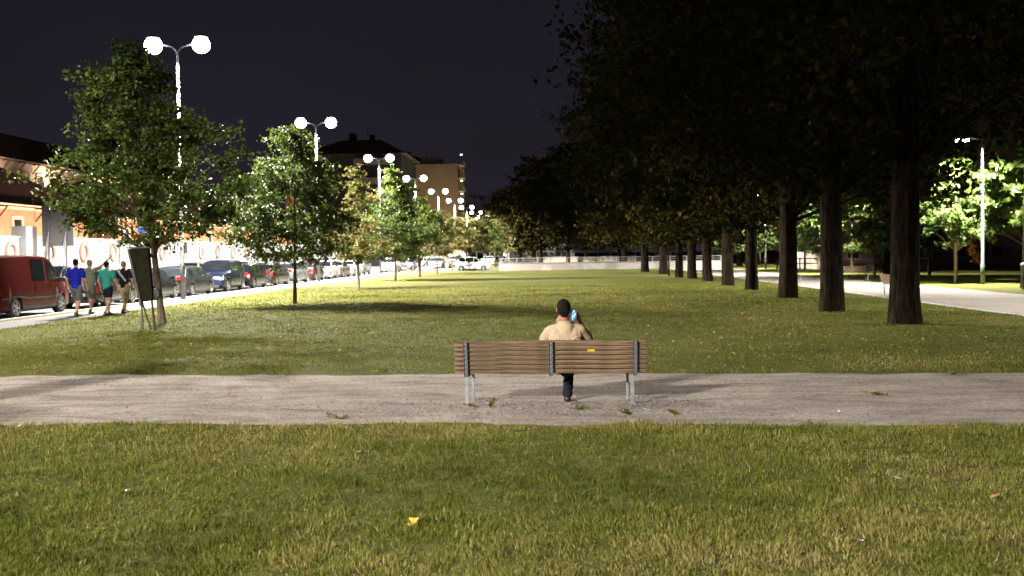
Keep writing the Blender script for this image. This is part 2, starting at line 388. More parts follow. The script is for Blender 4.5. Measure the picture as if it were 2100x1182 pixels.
def tree(name, label, cat, x, y, h, r, clear, tr, nc, nl, leaf, seed, shape='ovoid', lm=None, bm_=None, group=None, lean=(0, 0), spread=0.30, fill=0.35, top=1.0, droop=0.6, red=None, sz=0):
    rng = np.random.default_rng(seed); rnd = random.Random(seed)
    root = thing(name, label, cat, (x, y, 0), 0, group)
    lm = lm or LEAF_STREET; bm_ = bm_ or BARK_SMALL
    # trunk
    tb = MB(); nseg = 16; th = h * (0.86 if shape != 'big' else 0.8)
    pts = []; rad = []
    for i in range(nseg + 1):
        t = i / nseg; z = th * t ** 1.15
        pts.append((lean[0] * z + 0.10 * tr * math.sin(3 * t + seed) * (i > 0), lean[1] * z + 0.10 * tr * math.cos(2.4 * t + seed) * (i > 0), z - 0.05))
        rad.append(tr * ((1 - t) ** 0.62 * 0.86 + 0.03 + 0.13 * math.exp(-z / (0.55 * tr + 0.1))))
    ax = lambda z: (lean[0] * z, lean[1] * z)
    n = 40 if shape == 'big' else 12
    # ridged trunk surface
    vs = []; fs = []
    for i, (p, q) in enumerate(zip(pts, rad)):
        for k in range(n):
            a = 2 * math.pi * k / n
            rr = q * (1 + (0.022 * math.sin(7 * a + seed + i * .3) + 0.022 * math.sin(13 * a + 2 * seed - i * .2) + 0.022 * rnd.uniform(-1, 1) + 0.025 * math.sin(3 * a + seed)))
            vs.append((p[0] + rr * math.cos(a), p[1] + rr * math.sin(a), p[2]))
    for i in range(nseg):
        for k in range(n):
            k2 = (k + 1) % n; fs.append((i * n + k, i * n + k2, (i + 1) * n + k2, (i + 1) * n + k))
    fs.append(tuple(nseg * n + k for k in range(n)))
    tb.add(vs, fs)
    # clumps
    ch = h - clear
    C = []; RC = []
    def prof(t):
        if shape == 'cone': return max(0.05, (1 - t) ** 0.72) * min(1, 0.5 + 3.2 * t)
        if shape == 'dome': return max(0.05, (1 - t ** 2.1) ** 0.85) * min(1, 0.6 + 1.7 * t)
        if shape == 'big': return min(1.0, 0.80 + 1.6 * t) * (max(0.0, 1 - max(0, t - 0.85) / 0.15 * 0.6))
        return math.sin(math.pi * min(1, (t * 0.86 + 0.14)) ** 0.85) ** 0.75 * (1 - 0.25 * t)
    lob = [rnd.uniform(0.78, 1.12) for _ in range(9)]
    for i in range(nc):
        t = (i + rnd.random()) / nc
        if shape == 'cone': t = t ** 1.25
        a = rnd.uniform(0, 2 * math.pi)
        u = math.sqrt(rnd.uniform(fill * fill, 1.0))
        lb = lob[int(a / (2 * math.pi) * 9) % 9] * (0.9 + 0.2 * math.sin(t * 9 + a * 2 + seed))
        rr = r * prof(t) * u * lb
        z = clear + ch * t * top + rnd.uniform(-.04, .04) * ch
        ox, oy = ax(z)
        c = Vector((ox + rr * math.cos(a), oy + rr * math.sin(a), z))
        C.append(c); RC.append(r * spread * rnd.uniform(0.6, 1.15) * (0.55 + 0.45 * prof(t)))
        # limb from the trunk up and out
        if i % (1 if nc < 80 else (2 if nc < 160 else 5)) == 0:
            zb = max(clear * 0.75 + 0.1, z - rr * rnd.uniform(0.5, 0.9) - 0.1 * ch * rnd.random()); zb = min(zb, th * 0.96)
            bx, by = ax(zb); q0 = Vector((bx, by, zb)); mid = q0.lerp(c, 0.55) + Vector((0, 0, 0.10 * (c - q0).length))
            br = tr * (0.30 if shape != 'big' else 0.22) * (1 - 0.6 * t)
            tb.tube([q0, mid, mid.lerp(c, .8)], [br, br * 0.55, br * 0.12], 5)
    tb.build('trunk', bm_, root, smooth=True)
    C = np.array([tuple(c) for c in C]); RC = np.array(RC)
    w = RC ** 2; w /= w.sum()
    pick = rng.choice(len(C), nl, p=w)
    off = rng.normal(size=(nl, 3)); ln = np.linalg.norm(off, axis=1)[:, None]
    off = off / ln * np.cbrt(rng.random(nl))[:, None] ** 0.8
    off[:, 2] *= 0.62
    # twig streaks: pull leaves of one clump onto a few directions so gaps stay open
    tw = rng.integers(0, 7, nl); key = pick * 7 + tw
    dirs = rng.normal(size=(len(C) * 7, 3)); dirs /= np.linalg.norm(dirs, axis=1)[:, None]; dirs[:, 2] = dirs[:, 2] * .55 + .12
    along = rng.random(nl)[:, None] ** 0.8
    P = C[pick] + RC[pick][:, None] * (dirs[key] * along * 1.5 + off * 0.30 * (0.6 + along))
    P[:, 2] = np.maximum(P[:, 2], clear * 0.72)
    V = leaf_quads(P, leaf, rng, 0.45, droop)
    tclump = rng.random(len(C)) * 0.5
    t = np.clip(tclump[pick] + rng.random(nl) * 0.5 + (rng.random(nl) < .02) * .4, 0, 1)
    i = np.arange(nl) * 4
    np_mesh('crown', V, [np.stack([i, i + 1, i + 2, i + 3], 1)], lm, root, tint=np.repeat(t, 4))
    if red:
        nr = 260; c0 = np.array(red)
        along = rng.random(nr)
        P = c0 + np.stack([along * .45 + rng.normal(size=nr) * .08, rng.normal(size=nr) * .12, -along * 1.2 + rng.normal(size=nr) * .08], 1)
        V = leaf_quads(P, leaf * .8, rng, 0.1, 1.0); i = np.arange(nr) * 4
        np_mesh('withered_branch', V, [np.stack([i, i + 1, i + 2, i + 3], 1)], LEAF_RED, root, tint=np.repeat(rng.random(nr), 4))['kind'] = 'stuff'
    return root

# left row of young trees on the lawn
row = 'young trees along the sidewalk'
p = G(335, 668); tree('street_tree', 'large young tree with wide dark crown beside the leaning board', 'tree', p.x, p.y, 7.5, 2.95, 2.3, 0.115, 104, 26000, 0.105, 11, 'dome', group=row, lean=(-0.10, 0), spread=.24, fill=.2)
p = G(605, 625); tree('street_tree', 'bright green tree casting the long shadow on the lawn', 'tree', p.x, p.y, 6.6, 2.75, 1.8, 0.09, 84, 18000, 0.115, 12, 'cone', group=row, lean=(.012, 0), fill=.2, spread=.30)
p = G(735, 597); tree('street_tree', 'thin yellowish tree, third along the lawn edge', 'tree', p.x, p.y, 6.1, 2.0, 1.6, 0.085, 52, 9000, 0.12, 13, 'cone', LEAF_DRY, group=row, fill=.2, spread=.30)
p = G(811, 577); tree('street_tree', 'tall pointed green tree between the yellowish one and the parked white car', 'tree', p.x, p.y, 7.7, 3.2, 1.7, 0.10, 70, 14000, 0.15, 14, 'cone', group=row, fill=.2, spread=.30)
p = G(861, 569); tree('street_tree', 'dark green round tree, fifth along the lawn edge', 'tree', p.x, p.y, 6.3, 2.7, 1.6, 0.12, 60, 11000, 0.15, 15, 'ovoid', group=row)
p = G(897, 562); tree('street_tree', 'yellowing tree left of the white car standing sideways', 'tree', p.x, p.y, 5.8, 2.5, 1.6, 0.09, 50, 8000, 0.15, 16, 'ovoid', LEAF_DRY, group=row)
p = G(929, 557); tree('street_tree', 'yellowing tree whose trunk crosses the white car', 'tree', p.x, p.y - .6, 5.6, 2.6, 2.5, 0.10, 50, 8000, 0.16, 17, 'ovoid', LEAF_DRY, group=row)
for i, (px, Y, hh, rr, lb) in enumerate([(965, 130, 6.0, 3.2, 'olive tree just behind the white car standing sideways'), (996, 146, 6.2, 3.6, 'dark rounded tree right of the white car'),
                                 (1022, 165, 6.8, 3.4, 'small tree above the left end of the low wall'), (1040, 190, 8.5, 4.5, 'brightly lit tree top next to the last street lamps')]):
    tree('street_tree', lb, 'tree', (px - 1122) / 2200 * Y, Y, hh, rr, 2.2, 0.14, 50, 7000, 0.22, 30 + i, 'ovoid', LEAF_DRY if i % 2 == 0 else LEAF_STREET, group=row)

# right avenue of old trees
avenue = 'old avenue trees right of the lawn'
AV = [(1857, 668, .40, (.004, 0), 'nearest thick ridged trunk of the avenue, right of the lawn'), (1706, 642, .37, (-.018, 0), 'second thick trunk of the avenue, leaning slightly left'),
      (1614, 615, .38, (.004, 0), 'third thick trunk of the avenue, straight with a pale foot'), (1541, 598, .31, (-.006, 0), 'fourth avenue trunk standing in a dark earth patch'),
      (1493, 587, .34, (-.004, 0), 'fifth avenue trunk with flared foot and litter around it'), (1452, 578, .33, (-.012, 0), 'sixth avenue trunk counted from the camera'),
      (1420, 573, .33, (-.006, 0), 'seventh avenue trunk, pale at its foot'), (1393, 570, .30, (-.012, 0), 'eighth avenue trunk, leaning left, beside the two saplings')]
for i, (px, py, tr, ln, lb) in enumerate(AV):
    p = G(px, py)
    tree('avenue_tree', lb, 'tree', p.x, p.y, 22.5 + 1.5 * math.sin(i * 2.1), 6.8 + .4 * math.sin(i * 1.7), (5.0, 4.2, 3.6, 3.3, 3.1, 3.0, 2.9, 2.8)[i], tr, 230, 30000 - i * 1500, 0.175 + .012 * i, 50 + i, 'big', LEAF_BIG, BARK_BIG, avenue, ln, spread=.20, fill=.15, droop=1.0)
for i, (X, Y, hh, rr, lb) in enumerate([(8.9, 17.6, 22, 6.2, 'old avenue tree beside the gravel path, only its crown in view'),
                                        (9.0, 84, 20, 6.9, 'ninth avenue tree just in front of the low wall'), (8.6, 95, 20, 6.9, 'tenth avenue tree near the middle of the low wall'),
                                        (8.8, 122, 20, 7.6, 'avenue tree right behind the low wall'), (9.5, 140, 21, 8.5, 'avenue tree a good way behind the low wall')]):
    tree('avenue_tree', lb, 'tree', X, Y, hh + 1, rr, 2.9 if i else 4.4, .38, 190, 18000, 0.25 if i else .17, 70 + i, 'big', LEAF_BIG, BARK_BIG, avenue, spread=.21, fill=.15)
p = G(1372, 568); tree('sapling', 'right one of two thin saplings by the eighth avenue trunk', 'tree', p.x, p.y, 6.0, 2.0, 2.2, .07, 30, 2600, .2, 81, 'ovoid', LEAF_BIG, BARK_BIG, 'saplings in the avenue')
p = G(1356, 563); tree('sapling', 'left one of two thin saplings by the eighth avenue trunk', 'tree', p.x, p.y, 6.4, 2.2, 2.2, .07, 30, 2600, .2, 82, 'ovoid', LEAF_BIG, BARK_BIG, 'saplings in the avenue')
# trees behind the low wall and at the end of the view
for i, (px, Y, hh, rr, lb) in enumerate([(1108, 135, 13.5, 4.4, 'dark rounded tree behind the left part of the low wall'), (1165, 150, 17, 5.2, 'tall dark tree behind the middle of the low wall'),
                                         (1065, 185, 13.0, 5.5, 'dark tree beyond the low wall, left of the rounded one'), (1010, 240, 15.0, 8, 'broad dark tree at the far end of the street'),
                                         (1110, 240, 18, 9, 'distant dark tree filling the gap over the low wall'), (1200, 230, 20, 9, 'distant dark tree hidden behind the avenue'), (1290, 200, 20, 9, 'distant tree seen between the avenue trunks')]):
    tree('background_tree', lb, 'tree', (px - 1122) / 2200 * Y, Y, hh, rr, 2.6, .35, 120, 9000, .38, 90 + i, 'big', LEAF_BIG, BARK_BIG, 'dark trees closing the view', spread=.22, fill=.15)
# park on the right
pk = 'trees on the far side of the park path'
p = G(1960, 583); tree('park_tree', 'lit young tree with pale trunk and a withered red branch beside the park lamp', 'tree', p.x, p.y, 6.6, 1.9, 2.0, .10, 60, 7000, .17, 101, 'ovoid', LEAF_LIME, bark('pale_bark', (.25, .19, .15), (.36, .28, .22)), pk, red=(.5, -.2, 2.3))
tree('park_tree', 'dark thick trunk at the right edge behind the park path', 'tree', 20.9, 47.2, 18, 6.0, 8.2, .40, 160, 12000, .28, 102, 'big', LEAF_BIG, BARK_BIG, pk, spread=.2, fill=.15)
tree('park_tree', 'brightly lit large-leaved tree just right of the park lamp', 'tree', 23.6, 53.0, 8.0, 2.6, 2.0, .13, 60, 4200, .36, 103, 'ovoid', LEAF_LIME, None, pk, droop=1.6)
for i, (px, py, hh, rr, lb, lm) in enumerate([(1793, 571, 7.5, 3.4, 'dark young tree behind the small bench on the park path', LEAF_LIME), (1906, 566, 6.5, 2.6, 'small tree on the park lawn near the building', LEAF_STREET),
                                          (1830, 560, 7.5, 3.2, 'bushy tree on the park lawn behind the nearest avenue trunk', LEAF_DRY), (1690, 552, 7.5, 3.6, 'bright park tree seen left of the second avenue trunk', LEAF_LIME),
                                          (1650, 556, 7.5, 3.0, 'bright green tree between the second and third avenue trunks', LEAF_LIME), (1600, 548, 8, 3.6, 'park tree between the third and fourth avenue trunks', LEAF_STREET),
                                          (1560, 545, 8, 3.6, 'bright park tree right of the fourth avenue trunk', LEAF_LIME), (1500, 541, 8, 4, 'distant park tree behind the fifth avenue trunk', LEAF_STREET),
                                          (1745, 549, 8, 3.6, 'park tree in front of the building with the bright window', LEAF_DRY)]):
    p = G(px, py); tree('park_tree', lb, 'tree', p.x, p.y, hh, rr, 1.9, .12, 54, 5200, .24, 110 + i, 'ovoid', lm, None, pk)
for i, (X, Y, lb) in enumerate([(18.9, 74, 'lime green lit tree beside the second park lamp'), (22.5, 80, 'rounded tree behind the second park lamp'), (18.8, 99, 'bright lit tree beside the third park lamp'), (23, 69, 'leafy tree between the second park lamp and the building'), (19.0, 124, 'bright lit tree beside the last park lamp'), (16.0, 140, 'lit tree closing the park path')]):
    tree('park_tree', lb, 'tree', X, Y, 8.5, 3.2, 1.8, .12, 60, 7500, .2, 150 + i, 'ovoid', LEAF_LIME, None, pk)
for i, (X, Y, lb) in enumerate([(27, 84, 'tall dark tree towering over the park building'), (20.8, 66, 'tall dark tree over the small bench on the park path'), (21, 118, 'tall dark tree far along the park path'), (33, 60, 'tall dark tree at the far right of the park'), (21, 33, 'old tree right of the park path, only its crown in view')]):
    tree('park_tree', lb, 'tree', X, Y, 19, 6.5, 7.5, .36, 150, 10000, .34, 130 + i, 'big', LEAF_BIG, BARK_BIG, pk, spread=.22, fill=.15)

# ------------------------------------------------------------------ street lamps
M_POLE = pmat('galvanised_pole', (0.10, 0.10, 0.103), (0.14, 0.14, 0.143), 5, 0.5, metal=0.3)
def lampmat(name, col, s):
    m = bpy.data.materials.new(name); m.use_nodes = True
    b = m.node_tree.nodes['Principled BSDF']; b.inputs['Base Color'].default_value = (.9, .9, .9, 1)
    b.inputs['Emission Color'].default_value = (*col, 1); b.inputs['Emission Strength'].default_value = s
    try: m.cycles.emission_sampling = 'NONE'
    except Exception: pass
    return m
M_LAMP = lampmat('lit_lamp_glass', (0.92, 0.92, 1.0), 30.0)
def spot(parent, loc, power, size, blend, col, name='lamp_light', radius=0.12, rot=(0, 0, 0)):
    d = bpy.data.lights.new(name, 'SPOT'); d.energy = power; d.spot_size = R(size); d.spot_blend = blend; d.color = col; d.shadow_soft_size = radius
    o = bpy.data.objects.new(name, d); link(o, parent, loc, rot); return o
lamp_lbl = ['nearest double-headed street lamp rising behind the large dark tree', 'second double-headed street lamp, above the bright green tree', 'third double-headed street lamp, in front of the dark hip-roofed block',
            'fourth double-headed street lamp, above the pointed green tree', 'fifth double-headed street lamp, in front of the orange block', 'sixth double-headed street lamp, right of the orange block',
            'seventh double-headed street lamp along the road', 'eighth double-headed street lamp along the road', 'ninth double-headed street lamp along the road', 'tenth double-headed street lamp, nearly at the end of the road',
            'eleventh double-headed street lamp, at the end of the road']
def street_lamp(Y, label, k=1.0, h=11.0, X=-15.9, cone=157.5, bl=.18):
    t = thing('street_lamp', label, 'street lamp', (X, Y, 0.03), 0, 'double street lamps along the road')
    MB().tube([(0, 0, 0), (0, 0, 1.4), (0, 0, 1.45), (0, 0, h - .4)], [.11, .10, .075, .05], 12).build('pole', M_POLE, t, smooth=True)
    m = MB()
    for s in (-1, 1):
        m.tube([(0, 0, h - .45), (s * .06, 0, h - .2), (s * .25, 0, h - .04), (s * .62, 0, h + .04)], [.05, .045, .04, .035], 8)
    m.build('arm', M_POLE, t, smooth=True)
    for s in (-1, 1):
        hd = MB().lathe([(.02, h + .46), (.10, h + .45), (.24, h + .40), (.30, h + .34), (.28, h + .33)], 16, (s * 1.05, 0, 0)).build('lamp_head', M_POLE, t, smooth=True)
        MB().lathe([(.01 + .37 * math.sin(a), h + .02 + .37 * math.cos(a)) for a in [math.pi * q / 12 for q in range(13)]], 20, (s * 1.05, 0, 0)).build('lamp_glass', M_LAMP, hd, smooth=True)
        spot(t, (s * 1.05, 0, h - .60), STREET_P * k, cone, bl, (1.0, 0.94, 0.86))
    MB().box((.15, 0, 2.2), (.06, .3, .4)).build('junction_box', M_POLE, t)
    return t
LY0, LDY = 46.3, 27.9
for i in range(11):
    street_lamp(LY0 + LDY * i, lamp_lbl[i], 1.0)
street_lamp(LY0 - LDY, 'dim double-headed street lamp left of the gravel path, outside the picture, lit as weak fill', 0.12)  # unseen lamp of the row, lit weakly to fill the dark middle lawn
street_lamp(LY0 - 2 * LDY, 'double-headed street lamp behind the viewer', 0.95, cone=159, bl=.14)

def park_lamp(X, Y, label, k=1.0, h=6.9):
    t = thing('park_lamp', label, 'park lamp', (X, Y, 0), 0, 'single lamps along the park path')
    MB().tube([(0, 0, 0), (0, 0, 1.0), (0, 0, 1.04), (0, 0, h)], [.10, .10, .075, .05], 12).build('pole', M_POLE, t, smooth=True)
    MB().tube([(0, 0, h - .1), (-.15, 0, h + .02), (-.75, 0, h + .08)], [.04, .035, .03], 8).build('arm', M_POLE, t, smooth=True)
    hd = MB().box((-.95, 0, h + .09), (.62, .26, .10)).build('lamp_head', M_POLE, t, bevel=.03)
    MB().box((-.95, 0, h - .02), (.56, .24, .14)).build('lamp_glass', M_LAMP, hd, bevel=.015)
    spot(t, (-.95, 0, h - .11), PARK_P * k, 148, .4, (1.0, 0.98, 0.88))
park_lamp(20.6, 51.5, 'tall single park lamp at the right beside the lit tree', 1.0)
park_lamp(20.4, 76.5, 'park lamp hidden behind the second avenue trunk', 1.3)
park_lamp(20.4, 101, 'park lamp far along the park path', 1.2)
park_lamp(20.4, 126, 'last park lamp on the park path', 1.2)
park_lamp(20.8, 29, 'park lamp right of the picture', .45)
park_lamp(-1.0, 168, 'lamp standing on the square beyond the low wall', 1.0)

# ------------------------------------------------------------------ barracks, wall, blocks
def brickmat(name, c1, c2, mortar, scale):
    m = bpy.data.materials.new(name); m.use_nodes = True
    n, l = m.node_tree.nodes, m.node_tree.links; b = n['Principled BSDF']; b.inputs['Roughness'].default_value = .9
    tc = n.new('ShaderNodeTexCoord'); sp = n.new('ShaderNodeSeparateXYZ'); cb = n.new('ShaderNodeCombineXYZ'); ad = n.new('ShaderNodeMath'); ad.operation = 'ADD'
    l.new(tc.outputs['Object'], sp.inputs[0]); l.new(sp.outputs[0], ad.inputs[0]); l.new(sp.outputs[1], ad.inputs[1])
    l.new(ad.outputs[0], cb.inputs[0]); l.new(sp.outputs[2], cb.inputs[1])
    br = n.new('ShaderNodeTexBrick'); br.inputs['Color1'].default_value = (*c1, 1); br.inputs['Color2'].default_value = (*c2, 1); br.inputs['Mortar'].default_value = (*mortar, 1)
    br.inputs['Scale'].default_value = scale; l.new(cb.outputs[0], br.inputs['Vector']); l.new(br.outputs[0], b.inputs['Base Color'])
    return m
M_BRICK = brickmat('barracks_brick', (.46, .25, .16), (.38, .19, .12), (.45, .30, .22), 2.0)
M_PLASTER = pmat('pale_plaster', (.66, .60, .54), (.56, .50, .45), 2.0, .9)
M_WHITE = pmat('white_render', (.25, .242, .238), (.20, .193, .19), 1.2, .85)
M_ROOF = pmat('clay_roof', (.10, .035, .025), (.06, .02, .018), 3, .9, bump=.5, bscale=12, stretch=(1, 4, 1))
M_WOOD_D = pmat('dark_timber', (.08, .035, .02), (.05, .022, .012), 5, .8)
M_GLASSD = pmat('dark_window_glass', (.02, .022, .025), (.03, .03, .035), 3, .08, spec=.6)
M_PINKB = brickmat('ring_brick', (.34, .15, .09), (.27, .11, .065), (.3, .2, .16), 4.0)

def barracks(label, X, y0, y1, h, depth, rh, win_z, ww, wh, step, off=2.0, name='barracks_building', mat=None):
    t = thing(name, label, 'building', (X, y0, 0))
    L = y1 - y0; mat = mat or M_BRICK
    MB().box((-depth / 2, L / 2, h / 2), (depth, L, h)).build('wall', mat, t)
    m = MB()
    m.box((.04, L / 2, win_z - .35), (.08, L, .30)); m.box((.03, L / 2, .5), (.06, L, 1.0)); m.box((.03, L / 2, h - .15), (.06, L, .22))
    m.build('plaster_band', M_PLASTER, t)
    # hipped roof
    e = .9; zt = h + rh
    vs = [(e, -e, h), (e, L + e, h), (-depth - e, L + e, h), (-depth - e, -e, h), (-depth / 2, depth / 2, zt), (-depth / 2, L - depth / 2, zt)]
    rf = MB().add(vs, [(0, 1, 5, 4), (2, 3, 4, 5), (1, 2, 5), (3, 0, 4), (0, 3, 2, 1)]).build('roof', M_ROOF, t)
    MB().box((e + .05, L / 2, h + .02), (.12, L + 2 * e, .12)).build('gutter', M_PLASTER, rf)
    y = off; k = 0
    while y < L - 1.2:
        w = MB(); w.box((.05, y - ww / 2 - .14, win_z + wh / 2), (.12, .28, wh + .5)); w.box((.05, y + ww / 2 + .14, win_z + wh / 2), (.12, .28, wh + .5))
        w.box((.05, y, win_z + wh + .14), (.115, ww, .28)); w.box((.05, y, win_z - .06), (.115, ww, .12))
        wo = w.build('window', M_PLASTER, t)
        MB().box((.015, y, win_z + wh / 2), (.05, ww, wh)).build('pane', M_GLASSD, wo)
        b = MB(); yb = y + step / 2
        b.tube([(0, yb, h - 1.15), (.85, yb, h - .12)], .07, 4); b.box((.45, yb, h - .08), (.95, .14, .12))
        b.build('eaves_bracket', M_WOOD_D, t)
        y += step
    return t
barracks('orange brick barracks at the left edge with white window surrounds', -42, 60, 97, 6.1, 13, 4.6, 3.9, 1.3, 1.15, 6.2, off=5.0 + .3)
barracks('long orange brick barracks behind the white wall, right of the large dark tree', -42, 104, 178, 5.8, 12, 4.2, 3.7, 1.0, 1.1, 6.6, off=2.0)
barracks('taller pale barracks block showing its lit upper wall over the roof at far left', -60, 92, 175, 13.0, 14, 4.5, 10.2, 1.3, 1.5, 3.4, off=3.0, mat=M_PLASTER)
barracks('pale building with orange cornice behind the thin yellowish tree', -33.5, 186, 214, 12.6, 12, 1.0, 9.6, 1.2, 1.5, 3.5)

# wall with round brick ornaments
def ring_wall():
    t = thing('perimeter_wall', 'long white perimeter wall with round brick ornaments across the street', 'wall', (X_WALL, 0, 0))
    y0, y1 = 66.0, 215.0
    def seg(a, b, top):
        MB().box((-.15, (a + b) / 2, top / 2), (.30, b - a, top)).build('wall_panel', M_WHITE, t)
        MB().box((-.15, (a + b) / 2, top + .04), (.40, b - a, .08)).build('coping', M_KERB, t)
        MB().box((.04, (a + b) / 2, 1.08), (.08, b - a, .07)).build('ledge', M_KERB, t)
    seg(44, 64.3, 3.2); seg(65.7, 215, 3.2)
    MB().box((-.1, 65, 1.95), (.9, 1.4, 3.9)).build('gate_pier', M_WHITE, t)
    for i in range(23):
        y = 58.0 + 5.03 * i + (0 if i else 0)
        if abs(y - 65) < 1.4: continue
        z = 2.30
        m = MB().lathe([(.66, 0), (.66, .10), (.60, .13), (.46, .13), (.42, .10), (.42, 0)], 28, (0, y, z), 'X', cap=False)
        ro = m.build('round_ornament', M_PINKB, t)
        MB().lathe([(.42, .01), (.30, .015), (.01, .02)], 20, (0, y, z), 'X').build('ornament_disc', M_WHITE, ro)
        s = MB()
        for k in range(14):
            a = 2 * math.pi * k / 14; s.box((.13, y + .54 * math.cos(a), z + .54 * math.sin(a)), (.07, .09, .09))
        s.build('stud', M_WHITE, ro)
ring_wall()
def flood(Y, X=-34.2, k=1.0, aim=None):
    t = thing('floodlight', 'warm ground floodlight behind the white wall, %s along it' % dict(zip(range(64, 182, 13), 'first second third fourth fifth sixth seventh eighth ninth tenth'.split()))[Y], 'floodlight', (X, Y, 2.55), 0, 'floodlights behind the white wall')
    MB().box((0, 0, .1), (.25, .42, .34), M=Matrix.Rotation(R(-25), 3, 'Y')).build('housing', M_POLE, t)
    MB().tube([(0, 0, -2.6), (0, 0, 0)], .04, 8).build('post', M_POLE, t)
    MB().box((-.15, 0, .14), (.02, .36, .26), M=Matrix.Rotation(R(-25), 3, 'Y')).build('lamp_glass', lampmat('warm_lamp_glass', (1, .75, .5), 14), t)
    spot(t, (-.2, 0, .15), 13000 * k, 150, .6, (1.0, 0.62, 0.40), rot=(0, R(100), 0))
for Y in range(64, 182, 13): flood(Y)
# lights of the upper block stand on its near roof line
for Y in (96, 112, 128, 144):
    t = thing('floodlight', 'warm floodlight lighting the upper pale block, number %s from the left' % {96: 'one', 112: 'two', 128: 'three', 144: 'four'}[Y], 'floodlight', (-57.5, Y, 9.0), 0, 'floodlights of the upper block')
    MB().tube([(0, 0, -9), (0, 0, 0)], .05, 6).build('post', M_POLE, t)
    MB().box((0, 0, .1), (.2, .4, .3)).build('housing', M_POLE, t)
    spot(t, (-.15, 0, .3), 4500, 160, .6, (1.0, .66, .45), rot=(0, R(100), 0))

# distant blocks of flats
M_BLOCKA = pmat('dark_flats_render', (.028, .021, .023), (.02, .015, .017), .5, .9)
M_BLOCKB = pmat('ochre_flats_render', (.34, .25, .16), (.29, .21, .13), .3, .9)
def block(name, label, X0, X1, Y0, Y1, h, mat, roof='flat', wins=True, hip=3.0, lit=()):
    t = thing(name, label, 'building', ((X0 + X1) / 2, Y0, 0)); W = X1 - X0; D = Y1 - Y0
    MB().box((0, D / 2, h / 2), (W, D, h)).build('wall', mat, t)
    if roof == 'hip':
        e = 1.0; i = W * .28
        vs = [(-W / 2 - e, -e, h), (W / 2 + e, -e, h), (W / 2 + e, D + e, h), (-W / 2 - e, D + e, h), (-W / 2 + i, D * .35, h + hip), (W / 2 - i, D * .35, h + hip), (W / 2 - i, D * .65, h + hip), (-W / 2 + i, D * .65, h + hip)]
        rf = MB().add(vs, [(0, 1, 5, 4), (1, 2, 6, 5), (2, 3, 7, 6), (3, 0, 4, 7), (4, 5, 6, 7), (0, 3, 2, 1)]).build('roof', M_ROOF, t)
        MB().box((-W * .12, D * .5, h + hip + .6), (1.2, 1.2, 1.6)).build('chimney', mat, rf); MB().box((W * .10, D * .5, h + hip + .5), (.8, .8, 1.4)).build('chimney', mat, rf)
        MB().tube([(W * .05, D * .5, h + hip), (W * .05, D * .5, h + hip + 2.6)], .06, 5).build('antenna', M_POLE, rf)
    else:
        rf = MB().box((0, D / 2, h + .3), (W + .3, D + .3, .6)).build('roof', mat, t)
        MB().box((-W * .2, D * .4, h + 1.6), (W * .45, D * .4, 2.0)).build('penthouse', mat, rf)
        for q in (-.3, -.1, .1): MB().tube([(W * q, D * .3, h + 1), (W * q, D * .3, h + 5)], .07, 5).build('antenna', M_POLE, rf)
    if wins:
        nf = int(h // 3.2)
        for f in range(1, nf):
            for s in (0,):
                for q in range(3):
                    xx = -W / 2 + W * (q + .5) / 3; z = f * 3.2 + 1
                    a = MB().box((xx, -.05, z + .75), (1.9, .1, 1.7)).build('window', mat, t); MB().box((xx, -.09, z + .75), (1.5, .06, 1.4)).build('pane', M_GLASSD, a)
    return t
tA = block('apartment_block', 'dark hip-roofed apartment block behind the second and third street lamps', -39.5, -24.0, 178, 196, 18.6, M_BLOCKA, 'hip')
M_BALC = pmat('balcony_render', (.16, .14, .14), (.12, .11, .11), 2, .9)
for f in range(1, 6):
    o = MB().box((3.0, -.7, f * 3.2 + .9), (6.0, 1.4, .15)).box((3.0, -1.38, f * 3.2 + 1.4), (6.0, .06, .9)).build('balcony', M_BALC, tA)
tB = block('apartment_block', 'ochre lit apartment block with balconies at the end of the street', -31.0, -21.0, 255, 275, 22.6, M_BLOCKB, 'flat', wins=False)
for f in range(1, 8):
    MB().box((5.7, 2.5, f * 3.1 + 1.2), (1.4, 5, .18)).box((6.37, 2.5, f * 3.1 + 1.65), (.06, 5, .9)).build('balcony', M_PLASTER, tB)
    if f in (2, 4, 5, 7):
        MB().lathe([(.01, 0), (.22, .02), (.26, .12), (.01, .16)], 10, (5.9, .6, f * 3.1 + 3.6)).build('balcony_lamp', lampmat('balcony_lamp_glass', (1, .93, .85), 12), tB)
block('apartment_block', 'dark low block between the hip-roofed block and the ochre block', -42, -29.5, 262, 280, 24.5, M_BLOCKA, 'hip', wins=False, hip=2.0)
sp = spot(None, (-24, 236, 5), 6500, 75, .8, (1, .66, .38), rot=(R(105), 0, R(4))); sp.name = 'ochre_block_fill'  # bare warm fill spot turned on the ochre block, no lamp body

# park building on the right
M_PKB = pmat('pink_park_render', (.36, .25, .22), (.30, .21, .19), .6, .9)
pb = thing('park_building', 'pink rendered building beyond the park lawn with small low windows', 'building', (38.5, 92, 0))
MB().box((0, 6, 9), (29, 12, 18)).build('wall', M_PKB, pb)
MB().box((0, -.06, .9), (29.2, .12, 1.8)).build('plinth', pmat('plinth_render', (.22, .15, .14), (.17, .12, .11), 1, .9), pb)
for f, z in enumerate((1.0, 4.2, 7.6, 11.0, 14.2)):
    for q in range(9):
        w = .9 if f == 0 else 1.2; hh = .9 if f == 0 else 1.7; xx = -12.6 + q * 3.0
        wo = MB().box((xx, -.16, z + hh / 2), (w + .3, .10, hh + .3)).build('window', M_PLASTER if (f == 0 and q in (2, 3)) else M_PKB, pb)
        MB().box((xx, -.20, z + hh / 2), (w, .08, hh)).build('pane', M_GLASSD, wo)
M_LITW = lampmat('lit_window', (1, .78, .5), 1.2)
MB().box((-7.5, -.30, 12.0), (.5, .06, .5)).build('lit_pane', M_LITW, pb)
